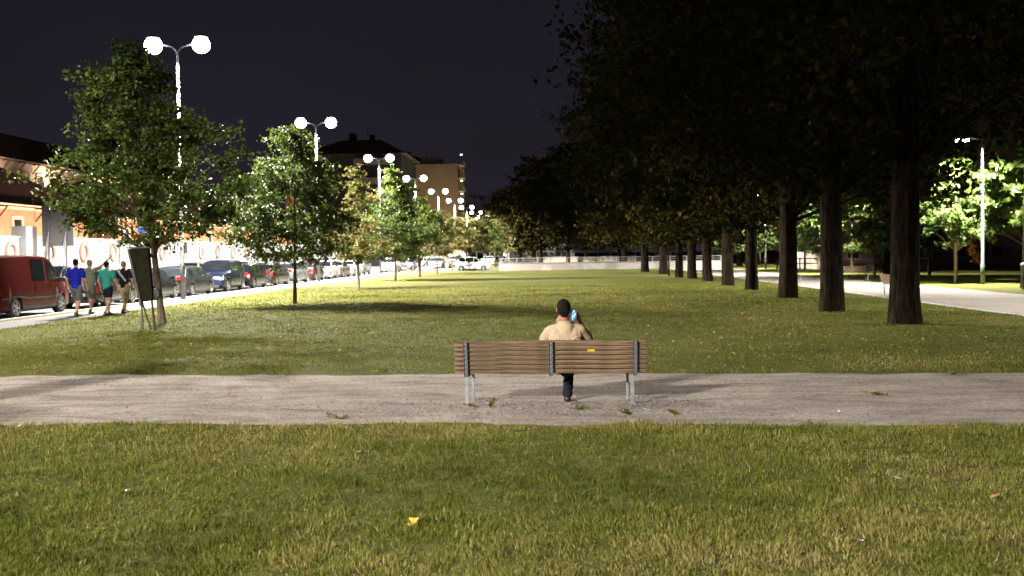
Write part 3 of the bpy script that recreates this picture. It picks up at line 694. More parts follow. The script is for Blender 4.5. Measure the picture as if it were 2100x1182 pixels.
MB().box((0, 6, 18.4), (30, 13, .8)).build('roof', M_ROOF, pb)

# low wall with railing
def low_wall():
    t = thing('low_wall', 'low concrete wall with white railing closing the far end of the lawn', 'wall', (-5.0, 110.8, 0))
    m = pmat('stained_concrete', (.36, .32, .30), (.25, .22, .205), .5, .9, detail=2, lo=.42, hi=.5)
    W = 24.0; MB().box((W / 2, .15, .38), (W, .3, .80)).build('wall_panel', m, t)
    MB().box((W / 2, .15, .80), (W + .06, .40, .07)).build('coping', M_WHITE, t)
    MB().box((.15, 9.3, .42), (.3, 18, .88)).build('wall_panel', m, t)
    r = MB().tube([(0, .15, 1.28), (W, .15, 1.28)], .035, 6).tube([(0, .15, 1.05), (W, .15, 1.05)], .02, 6).tube([(.15, .15, 1.30), (.15, 18, 1.30)], .035, 6)
    r.build('rail', M_WHITE, t)
    for k in range(14):
        MB().box((.1 + k * 1.75, .15, 1.06), (.07, .07, .46)).build('rail_post', M_WHITE, t)
    for k in range(1, 10):
        MB().box((.15, k * 1.9, 1.06), (.07, .07, .46)).build('rail_post', M_WHITE, t)
low_wall()
t = thing('low_wall', 'second pale low wall with railing behind the first, among the dark trees', 'wall', (-1.5, 152, 0))
MB().box((7, 0, .6), (14, .3, 1.2)).build('wall_panel', M_PLASTER, t)
r = MB().tube([(0, 0, 2.0), (14, 0, 2.0)], .04, 6)
for k in range(9): r.box((k * 1.75, 0, 1.6), (.06, .06, .8))
r.build('rail', M_WHITE, t)
t = thing('kiosk', 'pale lit kiosk building beyond the low wall under the trees', 'building', (-1.5, 195, 0))
MB().box((0, 3, 2.2), (13, 6, 4.4)).build('wall', M_WHITE, t); MB().box((0, 3, 4.55), (14, 7, .3)).build('roof', M_ROOF, t)
for k in range(3):
    w = MB().box((-4.2 + k * 4.2, -.06, 1.6), (2.4, .12, 2.4)).build('window', M_WOOD_D, t); MB().box((-4.2 + k * 4.2, -.14, 1.6), (2.1, .06, 2.1)).build('pane', M_GLASSD, w)
# rail fence in the park
t = thing('rail_fence', 'dark low rail fence across the park lawn behind the avenue', 'fence', (18.4, 96, 0))
f = MB().tube([(0, 0, 1.0), (22, 0, 1.0)], .05, 6).tube([(0, 0, .55), (22, 0, .55)], .05, 6); f.build('rail', M_WOOD_D, t)
for k in range(12): MB().box((k * 2, 0, .55), (.12, .12, 1.1)).build('post', M_WOOD_D, t)

# hoarding seen from behind
def hoarding():
    t = thing('billboard', 'grey back of a billboard on braced posts in front of the white wall', 'billboard', (-30.6, 66.3, 0))
    MB().box((0, 0, 3.95), (1.98, .08, 2.55)).build('panel', pmat('grey_panel', (.085, .08, .085), (.11, .105, .11), 1.5, .6), t)
    for x in (-.55, .55):
        MB().box((x, -.09, 2.6), (.10, .10, 5.2)).build('post', M_POLE, t)
        MB().tube([(x, -.1, 3.6), (x - .32, -1.0, 0)], .045, 6).build('brace', M_POLE, t)
        MB().tube([(x, -.1, 3.6), (x + .1, -1.0, 0)], .045, 6).build('brace', M_POLE, t)
hoarding()
M_BLUE = pmat('sign_blue', (.02, .09, .55), (.02, .08, .48), 2, .4, emit=(.02, .09, .55), estr=0.0)
t = thing('direction_sign', 'blue road sign with white arrow behind the large dark tree', 'road sign', (-29.6, 78.5, 0))
MB().tube([(.0, .1, 0), (.0, .1, 5.0)], .05, 8).build('post', M_POLE, t)
o = MB().box((0, 0, 4.15), (1.3, .04, .75)).build('sign_panel', M_BLUE, t); MB().box((.15, 0, 3.2), (.8, .04, .8)).build('sign_panel', M_BLUE, t)
MB().box((-.2, -.03, 4.15), (.6, .02, .10)).add([(.05, -.04, 4.0), (.05, -.04, 4.3), (.35, -.04, 4.15)], [(0, 1, 2)]).build('arrow', M_WHITE, o)
t = thing('round_sign', 'round white traffic sign beside a dark signal across the street', 'road sign', (-29.0, 110.5, 0))
MB().tube([(0, 0, 0), (0, 0, 3.4)], .04, 8).build('post', M_POLE, t); MB().lathe([(.01, -.03), (.42, -.03), (.42, 0), (.01, 0)], 24, (0, 0, 3.35), 'Y').build('sign_disc', M_WHITE, t)
t = thing('traffic_light', 'dark traffic signal left of the round white sign', 'traffic light', (-28.9, 106.5, 0))
MB().tube([(0, 0, 0), (0, 0, 2.6)], .05, 8).build('post', M_POLE, t)
hsg = MB().box((0, 0, 3.05), (.32, .25, 1.0)).build('housing', pmat('black_plastic', (.012, .012, .012), (.02, .02, .02), 4, .5), t, bevel=.03)
for k in range(3): MB().lathe([(.10, -.16), (.10, -.12)], 12, (0, 0, 3.35 - .3 * k), 'Y').build('lens', M_GLASSD, hsg)

# ------------------------------------------------------------------ cars
M_TYRE = pmat('tyre_rubber', (.012, .012, .012), (.02, .02, .02), 8, .85)
M_RIM = pmat('alloy_rim', (.5, .5, .52), (.4, .4, .42), 3, .3, metal=.8)
M_CGLASS = pmat('car_glass', (.008, .009, .011), (.012, .014, .016), 2, .04, spec=.5)
M_TRIM = pmat('black_trim', (.015, .015, .015), (.022, .022, .022), 5, .6)
M_TAIL = pmat('red_tail_lens', (.45, .015, .01), (.35, .01, .008), 3, .15, coat=1)
M_HEAD = pmat('headlight_lens', (.75, .78, .8), (.6, .62, .65), 3, .08, coat=1, metal=.3)
M_PLATE = pmat('number_plate', (.75, .75, .75), (.7, .7, .7), 4, .5)
def paint(name, c, metal=.35):
    return pmat('paint_' + name, c, tuple(q * .93 for q in c), 1.0, .26, metal=metal * .5, coat=.5)
CARS = {  # L, W, H, sill, wheel r, axles s, belt z, top profile (s,z), windscreen s-range, rear glass s-range, side windows
 'hatch': (4.0, 1.70, 1.48, .22, .31, (.18, .80), .90, [(0, .62), (.012, .88), (.05, 1.05), (.13, 1.40), (.22, 1.47), (.45, 1.48), (.56, 1.43), (.745, .98), (.80, .94), (.95, .80), (.99, .66), (1, .52)], (.575, .735), (.05, .125), [(.14, .30), (.32, .50), (.52, .68)]),
 'wagon': (4.6, 1.78, 1.48, .20, .32, (.19, .80), .92, [(0, .60), (.012, .90), (.04, 1.0), (.11, 1.36), (.18, 1.44), (.40, 1.48), (.54, 1.44), (.72, 1.00), (.78, .95), (.94, .80), (.99, .66), (1, .50)], (.555, .71), (.045, .105), [(.13, .27), (.29, .48), (.50, .66)]),
 'sedan': (4.5, 1.76, 1.44, .20, .32, (.19, .81), .90, [(0, .60), (.012, .93), (.06, .98), (.15, 1.02), (.27, 1.35), (.36, 1.43), (.50, 1.44), (.57, 1.40), (.73, .97), (.80, .92), (.95, .78), (.99, .64), (1, .50)], (.58, .715), (.165, .265), [(.24, .34), (.36, .52), (.54, .68)]),
 'suv': (4.35, 1.82, 1.70, .28, .36, (.19, .81), 1.05, [(0, .70), (.012, 1.05), (.03, 1.15), (.08, 1.60), (.15, 1.69), (.45, 1.70), (.56, 1.64), (.72, 1.15), (.78, 1.10), (.94, .98), (.99, .80), (1, .60)], (.575, .71), (.035, .078), [(.12, .28), (.30, .49), (.51, .67)]),
 'van': (5.1, 1.97, 2.02, .26, .34, (.20, .82), 1.10, [(0, .75), (.006, 1.2), (.012, 1.90), (.04, 1.99), (.40, 2.02), (.62, 2.0), (.69, 1.92), (.86, 1.22), (.90, 1.14), (.98, .95), (.995, .75), (1, .52)], (.70, .85), (.006, .011), [(.42, .60), (.635, .82)]),
 'mini': (3.65, 1.62, 1.55, .22, .30, (.17, .81), .93, [(0, .62), (.012, .92), (.04, 1.05), (.09, 1.47), (.18, 1.54), (.50, 1.55), (.60, 1.48), (.76, 1.03), (.82, .99), (.95, .86), (.99, .70), (1, .52)], (.615, .75), (.045, .085), [(.11, .28), (.30, .52), (.54, .71)]),
}
def car(kind, label, pt, X, Y, rz=math.pi / 2, cat='car', group='cars parked along the kerb', mark=None, name=None, scale=1.0, rails=False, twotone=None):
    """local +x is forward; (X, Y) is the centre of the car on the road"""
    L, W, H, sill, wr, ax, zb, top, wsr, rgr, sides = CARS[kind]
    t = thing(name or ('parked_van' if kind == 'van' else 'parked_car'), label, cat, (X, Y, -.02), rz, group)
    ts = [a for a, b in top]; tz = [b for a, b in top]
    ra = wr + .055
    def sec(s):
        x = (s - .5) * L; zt = lerp_list(ts, tz, s)
        w = W / 2 * (1 - .13 * abs(2 * s - 1) ** 5 - .04 * abs(2 * s - 1) ** 12)
        z0 = sill + .10 * max(0, (s - .93) / .07) + .10 * max(0, (.07 - s) / .07)
        for a in ax:
            dx = x - (a - .5) * L
            if abs(dx) < ra: z0 = max(z0, wr + math.sqrt(ra * ra - dx * dx))
        zbelt = min(zb + .04 * (1 - s), zt - .05)
        hh = max(0.0, (zt - zbelt - .05) / (H - zb))
        rk = .985 - (.20 if kind != 'van' else .10) * min(1, hh)
        z2 = max(.30 * H, z0 + .03)
        z2 = min(z2, zbelt - .02); z0 = min(z0, z2 - .02)
        return [(x, w * .90, z0), (x, w * .985, z0 + .012), (x, w, z2), (x, w * .975, zbelt), (x, w * (rk - .035), zt - .045), (x, w * (rk - .16), zt - .006), (x, 0, zt + .008)]
    def S(s, v, sgn=1, off=0.0):
        p = sec(s); k = min(5, int(v)); f = v - k
        q = Vector(p[k]).lerp(Vector(p[k + 1]), f)
        if off:
            d = Vector(p[k + 1]) - Vector(p[k]); p2 = sec(min(1, s + .01)); p1 = sec(max(0, s - .01))
            e = Vector(p2[k]).lerp(Vector(p2[k + 1]), f) - Vector(p1[k]).lerp(Vector(p1[k + 1]), f)
            nrm = d.cross(e)
            if nrm.length > 1e-9: q = q + nrm.normalized() * off
        return Vector((q.x, q.y * sgn, q.z))
    st = set(np.linspace(0, 1, 25).tolist()) | set(ts)
    for a in ax:
        for q in np.linspace(-1, 1, 11): st.add(a + q * ra / L)
        st.add(a + ra * 1.005 / L); st.add(a - ra * 1.005 / L)
    st = sorted(x for x in st if 0 <= x <= 1)
    vs = []; fs = []; n = 13
    for s in st:
        p = sec(s); vs += [(a, b, c) for a, b, c in p] + [(a, -b, c) for a, b, c in p[:6][::-1]]
    for i in range(len(st) - 1):
        for k in range(n - 1): fs.append((i * n + k, i * n + k + 1, (i + 1) * n + k + 1, (i + 1) * n + k))
    fs.append(tuple(range(n))); fs.append(tuple((len(st) - 1) * n + k for k in range(n)))
    body = MB().add(vs, fs).build('body', pt, t)
    for pl in body.data.polygons: pl.use_smooth = len(pl.vertices) == 4
    try: body.data.set_sharp_from_angle(angle=R(38))
    except Exception: pass
    und = MB().box((0, 0, .42), (L * .93, W * .80, .46)).build('underbody', M_TRIM, t)
    def patch(nm, s0, s1, v0, v1, mat, sgns=(1, -1), ns=8, nv=3, off=.007, both=False):
        out = []
        for sg in sgns:
            vv = []; ff = []
            for i in range(ns + 1):
                for j in range(nv + 1): vv.append(S(s0 + (s1 - s0) * i / ns, v0 + (v1 - v0) * j / nv, sg, off))
            if both:
                m2 = [];
                for i in range(ns + 1):
                    for j in range(nv + 1): m2.append(S(s0 + (s1 - s0) * i / ns, v0 + (v1 - v0) * (1 - j / nv), -sg, off))
            for i in range(ns):
                for j in range(nv): a = i * (nv + 1) + j; ff.append((a, a + 1, a + nv + 2, a + nv + 1))
            mb = MB().add(vv, ff)
            if both: mb.add(m2, ff)
            out.append(mb.build(nm, mat, t))
        return out
    patch('windscreen', wsr[0], wsr[1], 4.25, 6, M_CGLASS, (1,), both=True, off=.008)
    if kind != 'van': patch('rear_window', rgr[0], rgr[1], 4.3, 6, M_CGLASS, (1,), both=True, off=.008)
    for (a, b) in sides: patch('window', a, b, 3.07, 3.90, M_CGLASS, off=.006)
    # dark shut lines and sill
    for (a, b) in sides[-2:]:
        patch('door_line', b + .004, b + .0065, 1.3, 3.9, M_TRIM, off=.004, ns=1, nv=6)
    patch('door_line', sides[-2][0] - .006, sides[-2][0] - .0035, 1.3, 3.0, M_TRIM, off=.004, ns=1, nv=6)
    patch('sill_trim', ax[0] + ra / L + .01, ax[1] - ra / L - .01, 1.0, 1.3, M_TRIM, off=.004)
    for (a, b) in sides[-2:]:
        x = (a - .5) * L + .18
        for sg in (1, -1):
            q = S(a + .05, 2.75, sg, .02); MB().box(q, (.17, .03, .03)).build('door_handle', pt, t)
    for sg in (1, -1):
        q = S(sides[-1][1] - .02, 3.05, sg, 0)
        MB().box(q + Vector((0, sg * .12, .06)), (.12, .22, .15)).build('mirror', pt if kind != 'van' else M_TRIM, t, bevel=.03)
        # tail light wraps the rear corner, headlight the front one
        z0 = .60 * zb / .9
        patch('tail_light', .004, .035, 2.35, 2.98, M_TAIL, (sg,), off=.012, ns=3)
        yy = W / 2 * .83 * .86
        MB().box((-L / 2 - .006, sg * (yy - .10), .60 * H if kind not in ('van',) else .50 * H), (.03, .24 if kind != 'van' else .14, .16 if kind != 'van' else .35)).build('tail_light', M_TAIL, t, bevel=.01)
        patch('headlight', .945, .985, 2.5, 3.0, M_HEAD, (sg,), off=.012, ns=3)
        MB().box((L / 2 - .012, sg * (yy - .13), .46 * H if kind != 'van' else .42 * H), (.05, .32, .13)).build('headlight', M_HEAD, t, bevel=.02)
        for a in ax:
            x = (a - .5) * L; yc = sg * (W / 2 - .13)
            w = MB().lathe([(wr * .60, -.10), (wr * .93, -.10), (wr, -.07), (wr, .07), (wr * .93, .10), (wr * .60, .10)], 24, (x, yc, wr), 'Y').build('wheel', M_TYRE, t, smooth=False)
            rb = MB().lathe([(wr * .66, .0), (wr * .66, .108 * 1), (wr * .60, .112), (wr * .58, .07)], 20, (0, 0, 0), 'Y', cap=False)
            for k in range(5):
                an = 2 * math.pi * k / 5
                rb.box((math.cos(an) * wr * .3, .09, math.sin(an) * wr * .3), (wr * .56, .03, .06), M=Matrix.Rotation(-an, 3, 'Y'))
            rb.lathe([(.05, .05), (.05, .115), (.02, .12)], 10, (0, 0, 0), 'Y')
            MBt = MB(); MBt.v = [(x + v[0], yc + sg * v[1], wr + v[2]) for v in rb.v]; MBt.f = rb.f
            MBt.build('rim', M_RIM, w)
    MB().box((-L / 2 - .012, 0, .34 * H), (.03, .52, .11)).build('number_plate', M_PLATE, t)
    MB().box((L / 2 + .005, 0, .26 * H), (.03, .50, .11)).build('number_plate', M_PLATE, t)
    MB().box((L / 2 - .02, 0, .40 * H), (.05, W * .40, .14)).build('grille', M_TRIM, t, bevel=.01)
    MB().box((L / 2 - .03, 0, .19 * H), (.08, W * .70, .12)).build('bumper', M_TRIM, t, bevel=.02)
    MB().box((-L / 2 + .03, 0, .19 * H), (.09, W * .74, .14)).build('bumper', M_TRIM, t, bevel=.02)
    if rails:
        for sg in (1, -1):
            MB().tube([S(.15, 4.6, sg, .0), S(.2, 4.6, sg, .06), S(.5, 4.6, sg, .06), S(.55, 4.6, sg, 0)], .02, 6).build('roof_rail', M_RIM, t)
    if mark:
        for sg in (1, -1):
            m = MB()
            for k in range(5): m.box((-.75 + k * .13, sg * (W / 2 + .004), .62), (.09, .012, .13 if k % 2 else .10))
            for k in range(3): m.box((.15 + k * .16, sg * (W / 2 + .004), .66), (.12, .012, .05))
            m.build('door_lettering', M_BLUE, t)
    if kind == 'van':
        patch('side_moulding', .05, .95 - .10, 2.0, 2.08, M_TRIM, off=.012)
        seat = MB().box((.55, -.45, 1.25), (.14, .5, .7)).box((.55, .45, 1.25), (.14, .5, .7)).build('seat', M_TRIM, t)
    return t
P_ = {'red': pmat('paint_van_red', (.055, .0008, .002), (.048, .0007, .0018), 1.0, .30, coat=.12, spec=.10), 'black': paint('black', (.012, .012, .014)), 'grey': paint('grey', (.026, .028, .034), .5), 'silver': paint('silver', (.17, .174, .18), .6),
      'blue': paint('deep_blue', (.009, .014, .036), .4), 'white': paint('white', (.75, .75, .74), 0), 'dark': paint('anthracite', (.010, .011, .014), .4), 'bronze': paint('bronze', (.026, .022, .021), .5), 'wine': paint('wine', (.035, .005, .006), .3)}
def parked(kind, pc, rear, label, flip=False, **k):
    L, W = CARS[kind][:2]
    return car(kind, label, P_[pc], -16.85 - W / 2, rear + L / 2, -math.pi / 2 if flip else math.pi / 2, **k)
parked('van', 'red', 32.5, 'dark red delivery van at the left edge of the street', cat='van')
parked('hatch', 'black', 39.9, 'black hatchback just ahead of the red van, behind the walkers')
parked('sedan', 'dark', 44.5, 'dark saloon car seen between the leaning board and the tree trunk')
parked('wagon', 'grey', 49.6, 'grey estate car passing behind the nearest street lamp pole')
parked('suv', 'blue', 55.4, 'blue fronted off-roader with roof rails facing the viewer', flip=True, rails=True)
parked('hatch', 'black', 60.6, 'black car with bright red tail lamp ahead of the off-roader')
parked('wagon', 'bronze', 65.6, 'dark brown estate car left of the trunk of the bright green tree')
parked('wagon', 'silver', 71.3, 'silver estate car right behind the trunk of the bright green tree')
parked('hatch', 'wine', 77.2, 'dark wine red hatchback beside the second street lamp pole')
parked('hatch', 'white', 82.4, 'white hatchback with round lamps, left of two silver cars', flip=True)
parked('sedan', 'silver', 87.5, 'silver saloon left of the trunk of the thin yellowish tree')
parked('sedan', 'white', 93.0, 'white saloon right behind the trunk of the thin yellowish tree')
parked('hatch', 'silver', 98.5, 'last light hatchback of the row, right of the thin yellowish tree')
car('mini', 'white small car facing the viewer left of the pointed green tree trunk', P_['white'], -15.7 - .4, 110, -math.pi / 2, group='cars standing farther along the street')
car('mini', 'white small car with blue lettering standing sideways before the low wall', P_['white'], -7.8, 112.8, 0.0, mark=True, group='cars standing farther along the street')
far = [('sedan', 'blue', -15.9, 121, 'bluish saloon farther on, right of the pointed green tree trunk'), ('suv', 'black', -16.6, 132, 'black off-roader among the far cars behind the dark green tree'), ('wagon', 'silver', -13.5, 131, 'silver estate car among the far cars'),
       ('suv', 'dark', -11.9, 140, 'dark off-roader behind the yellowing tree'), ('hatch', 'black', -16.8, 141, 'black hatchback deep in the far row of cars'), ('hatch', 'white', -12.6, 152, 'white hatchback far behind the sideways white car'), ('wagon', 'grey', -17.4, 152, 'grey estate car at the far end of the row'),
       ('hatch', 'silver', -6.5, 150, 'silver hatchback behind the left end of the low wall'), ('sedan', 'white', -9.0, 165, 'white saloon farthest along the street')]
for k, pc, X, Y, lb in far: car(k, lb, P_[pc], X, Y, -math.pi / 2 if Y % 2 else math.pi / 2, group='cars standing farther along the street')
# cars along the far kerb
for i, (k, pc, Y, lb) in enumerate([('hatch', 'dark', 62, 'dark car on the far kerb behind the walkers'), ('wagon', 'silver', 86, 'silver car on the far kerb behind the nearest lamp pole'), ('hatch', 'white', 101, 'white car on the far kerb behind the off-roader'), ('sedan', 'silver', 118, 'silver saloon on the far kerb'), ('hatch', 'dark', 134, 'dark car far along the opposite kerb')]):
    car(k, lb, P_[pc], X_ROAD0 + 1.1, Y, -math.pi / 2, group='cars on the far kerb')
# white and red plastic road barriers near the sideways car
for i, (px, w, lb) in enumerate([(878, 2.2, 'white low barrier with red end left of the sideways white car'), (962, 1.6, 'white low barrier in front of the sideways white car')]):
    p = G(px, 556); t = thing('road_barrier', lb, 'barrier', (p.x, p.y - 1.5, .03), 0.1, 'low plastic barriers')
    prof = [(-w / 2, .0), (-w / 2, .12), (-w / 2 + .15, .45), (w / 2 - .15, .45), (w / 2, .12), (w / 2, 0)]
    vs = [(x, -.22 + .1 * (z > .2), z) for x, z in prof] + [(x, .22 - .1 * (z > .2), z) for x, z in prof]
    MB().add(vs, [(0, 1, 2, 3, 4, 5), (11, 10, 9, 8, 7, 6)] + [(k, (k + 1) % 6, (k + 1) % 6 + 6, k + 6) for k in range(6)]).build('barrier_body', M_WHITE, t, bevel=.03)
    MB().box((w / 2 - .22, -.16, .26), (.2, .12, .22)).build('red_panel', M_TAIL, t)
for i in range(7):
    p = G(842 + i * 9, 560); t = thing('bollard', ['orange marked bollard nearest the lawn corner', 'slim bollard at the lawn corner, second of the row', 'third slim bollard of the row at the lawn corner', 'fourth slim bollard of the row at the lawn corner', 'fifth slim bollard of the row at the lawn corner', 'sixth slim bollard of the row at the lawn corner', 'last slim bollard, nearest the yellowing tree'][i], 'bollard', (p.x - 1.0, p.y + 3, .03), 0, 'bollards at the corner of the lawn')
    MB().tube([(0, 0, 0), (0, 0, .9), (0, 0, .95)], [.05, .05, .02], 8).build('post', M_TAIL if i == 0 else M_POLE, t)
    MB().tube([(0, 0, .7), (0, 0, .8)], .056, 8).build('reflector_band', M_WHITE, t)

# ------------------------------------------------------------------ park furniture
def wood(name, c1, c2):
    return pmat(name, c1, c2, 9, .62, bump=.35, bscale=30, stretch=(.35, 6, 6), detail=8)
M_SLAT = wood('weathered_slat', (.045, .025, .011), (.185, .115, .056))
M_STEEL = pmat('dark_steel', (.12, .125, .135), (.18, .185, .20), 8, .45, metal=.6)
M_ZINC = pmat('zinc_leg', (.17, .172, .175), (.27, .27, .275), 7, .5, metal=.35)
BY = 12.92
def bench_main():
    t = thing('park_bench', 'wooden slatted bench with steel supports on the gravel path, man seated', 'bench', (0.02, BY, 0.012), R(-1.0))
    W = 2.32; n = 7
    z0, z1 = .375, .775
    def back(z): return .02 - .17 * (z - .34)      # y of the rear face leaning towards the viewer
    rnd = random.Random(4)
    hs = (z1 - z0) / n
    for k in range(n):
        zc = z0 + hs * (k + .5); h = hs - .012 if k < n - 1 else hs + .004
        dx = rnd.uniform(-.006, .006); m = MB().box((0, 0, 0), (W - .012 * rnd.random(), .048, h), M=Matrix.Rotation(R(9.6), 3, 'X'))
        sl = m.build('slat', M_SLAT, t, bevel=.005, loc=(dx, back(zc) + .028, zc), rot=(0, 0, 0))
        # give each slat its own stretch of grain
        sl.data.transform(Matrix.Translation((0, 0, 0)))
    for k in range(6):
        MB().box((0, .10 + k * .072, .425 - .012 * (5 - k) / 5), (W - .05, .058, .036)).build('seat_slat', M_SLAT, t, bevel=.005)
    for i, x in enumerate((-1.02, .01, 1.02)):
        zt, zb = .772, .345
        s = MB()
        s.add([(x - .024, back(zb) - .004, zb), (x + .024, back(zb) - .004, zb), (x + .024, back(zt) - .004, zt), (x - .024, back(zt) - .004, zt),
               (x - .024, back(zb) - .020, zb), (x + .024, back(zb) - .020, zb), (x + .024, back(zt) - .020, zt), (x - .024, back(zt) - .020, zt)],
              [(0, 3, 2, 1), (4, 5, 6, 7), (0, 1, 5, 4), (2, 3, 7, 6), (1, 2, 6, 5), (0, 4, 7, 3)])
        for q in (-.024, .020):   # flanges of the channel
            s.add([(x + q, back(zb) - .018, zb), (x + q + .004, back(zb) - .018, zb), (x + q + .004, back(zt) - .018, zt), (x + q, back(zt) - .018, zt),
                   (x + q, back(zb) - .034, zb), (x + q + .004, back(zb) - .034, zb), (x + q + .004, back(zt) - .034, zt), (x + q, back(zt) - .034, zt)],
                  [(0, 3, 2, 1), (4, 5, 6, 7), (0, 1, 5, 4), (2, 3, 7, 6), (1, 2, 6, 5), (0, 4, 7, 3)])
        sp_ = s.build('support', M_STEEL, t)
        bl = MB()
        for k in range(n):
            zc = z0 + hs * (k + .5); bl.lathe([(.010, 0), (.010, -.006), (.005, -.009)], 8, (x, back(zc) - .020, zc), 'Y')
        bl.build('bolt', M_ZINC, sp_)
        MB().box((x, .28, .385), (.045, .46, .035)).build('seat_bearer', M_STEEL, t)
    for x in (-1.00, 1.00):
        MB().box((x - .012, .03, .17), (.048, .03, .36)).build('leg', M_ZINC, t, bevel=.004)
        MB().box((x + (.03 if x < 0 else -.05), .42, .19), (.03, .03, .38)).build('leg', M_ZINC, t, bevel=.004)
        MB().box((x + .0, .23, .36), (.04, .40, .03)).build('seat_bearer', M_STEEL, t)
    pl = MB().box((.495, back(.655) + .0, .655), (.085, .004, .026), M=Matrix.Rotation(R(9.6), 3, 'X')).build('plaque', pmat('yellow_sticker', (.55, .40, .01), (.42, .30, .01), 60, .5), t)
    return t
bench_main()
def bench_far(label, x, y, rz, sc=1.0):
    t = thing('park_bench', label, 'bench', (x, y, 0.02), rz, 'benches beside the park path')
    W = 1.9; wood2 = M_SLAT
    for k in range(4): MB().box((0, -.02 - .02 * k, .52 + k * .085), (W, .03, .075)).build('slat', wood2, t)
    for k in range(5): MB().box((0, .08 + k * .08, .44), (W, .065, .035)).build('seat_slat', wood2, t)
    for x in (-.75, .75):
        MB().tube([(x, .04, 0), (x, .0, .45), (x, -.09, .85)], .028, 6).build('leg', M_ZINC, t); MB().tube([(x, .42, 0), (x, .42, .42), (x, .02, .42)], .028, 6).build('leg', M_ZINC, t)
bench_far('small dark bench seen end on, partly behind the nearest avenue trunk', 13.0, 41.2, R(-90))
bench_far('pale bench across the park path right of the second avenue trunk', 17.3, 61.5, R(180))
bench_far('bench on the park path seen between the fourth and fifth avenue trunks', 13.1, 58.5, R(-90))
# wheeled bin at the right edge
t = thing('litter_bin', 'dark litter bin with green panel at the right edge of the park path', 'bin', (20.0, 45.2, 0.02))
MB().lathe([(.26, 0), (.30, .05), (.34, .95), (.36, 1.0)], 20).build('bin_body', pmat('bin_black', (.02, .022, .02), (.035, .035, .035), 4, .5), t, smooth=True)
MB().lathe([(.37, 1.0), (.36, 1.08), (.22, 1.14), (.02, 1.16)], 20).build('lid', pmat('bin_lid', (.30, .31, .30), (.24, .25, .24), 4, .5), t, smooth=True)
MB().box((.02, -.325, .62), (.34, .03, .42)).build('green_panel', pmat('bin_green', (.03, .22, .05), (.03, .17, .04), 4, .5), t, bevel=.01)

# leaning board beside the first tree
def board():
    p = G(303, 681)
    t = thing('notice_board', 'dark weathered board leaning on thin legs beside the large tree', 'notice board', (p.x, p.y, 0.03), R(-8))
    m = pmat('mouldy_board', (.006, .006, .003), (.016, .014, .007), 3.5, .95, detail=7, bump=.3, spec=.08)
    me = pmat('board_edge', (.07, .062, .05), (.04, .036, .03), 5, .7)
    tl, tr_, br, bl = (-.46, 2.06), (.07, 2.08), (.15, .78), (-.17, .72)
    vs = []
    for y in (0, .10): vs += [(tl[0] + y * .4, y, tl[1]), (tr_[0], y, tr_[1]), (br[0], y, br[1]), (bl[0] + y * .4, y, bl[1])]
    pn = MB().add(vs, [(0, 3, 2, 1), (4, 5, 6, 7), (0, 1, 5, 4), (1, 2, 6, 5), (2, 3, 7, 6), (3, 0, 4, 7)]).build('panel', m, t, bevel=.01)
    e = MB(); q = [(-.50, -.01, 2.05), (-.43, -.03, 2.05), (-.12, -.03, .62), (-.20, -.01, .62)]
    e.add(q + [(a, b + .10, c) for a, b, c in q], [(0, 3, 2, 1), (4, 5, 6, 7), (0, 1, 5, 4), (1, 2, 6, 5), (2, 3, 7, 6), (3, 0, 4, 7)])
    e.box((-.2, .05, 2.085), (.62, .16, .035)); e.build('frame', me, t)
    MB().tube([(-.17, .03, .70), (-.12, .0, .0)], .022, 6).build('leg', me, t)
    MB().tube([(.10, .05, .80), (.20, .0, 0)], .028, 6).build('leg', M_TRIM, t)
    MB().tube([(-.14, .05, .62), (.08, .05, .02)], .016, 6).build('brace', M_TRIM, t)
    MB().tube([(-.12, .05, .65), (-.06, .25, .02)], .012, 6).build('brace', me, t)
    MB().lathe([(.02, -.04), (.13, -.03), (.15, .03), (.10, .07), (.01, .08)], 14, (.17, .1, .92), 'Y').build('cap', M_TRIM, t)
board()

t = thing('shadow_caster', 'unseen grey box left of the picture, added to cast a shadow on the gravel path', 'shadow caster', (-7.85, 13.3, 0), R(8))  # unseen box, added only to throw the dark wedge onto the path
MB().box((0, 0, .85), (.45, 1.0, 1.7)).build('caster_body', M_POLE, t, bevel=.02); MB().box((.24, 0, .9), (.02, .86, 1.4)).build('caster_panel', M_STEEL, t)

# ------------------------------------------------------------------ people
def cap_mesh(V, Fq, p0, p1, r0, r1, n=14, flat=1.0, axis=(0, 1, 0)):
    p0, p1 = Vector(p0), Vector(p1); d = p1 - p0
    L = d.length
    t = d.normalized() if L > 1e-6 else Vector((0, 0, 1))
    ref = Vector(axis); a = (ref - t * ref.dot(t))
    a = a.normalized() if a.length > 1e-3 else t.orthogonal().normalized()
    b = t.cross(a)
    base = len(V); rings = []
    for k in range(5): an = math.pi / 2 * (k + .15) / 5.15; rings.append((p0 - t * r0 * math.cos(an) * 1.0, r0 * math.sin(an)))
    rings.append((p0, r0)); rings.append((p1, r1))
    for k in range(4, -1, -1): an = math.pi / 2 * (k + .15) / 5.15; rings.append((p1 + t * r1 * math.cos(an), r1 * math.sin(an)))
    for c, q in rings:
        for k in range(n):
            an = 2 * math.pi * k / n; V.append(tuple(c + a * math.cos(an) * q * flat + b * math.sin(an) * q))
    m = len(rings)
    for i in range(m - 1):
        for k in range(n):
            k2 = (k + 1) % n; Fq.append((base + i * n + k, base + i * n + k2, base + (i + 1) * n + k2, base + (i + 1) * n + k))
    Fq.append(tuple(base + k for k in range(n - 1, -1, -1))); Fq.append(tuple(base + (m - 1) * n + k for k in range(n)))

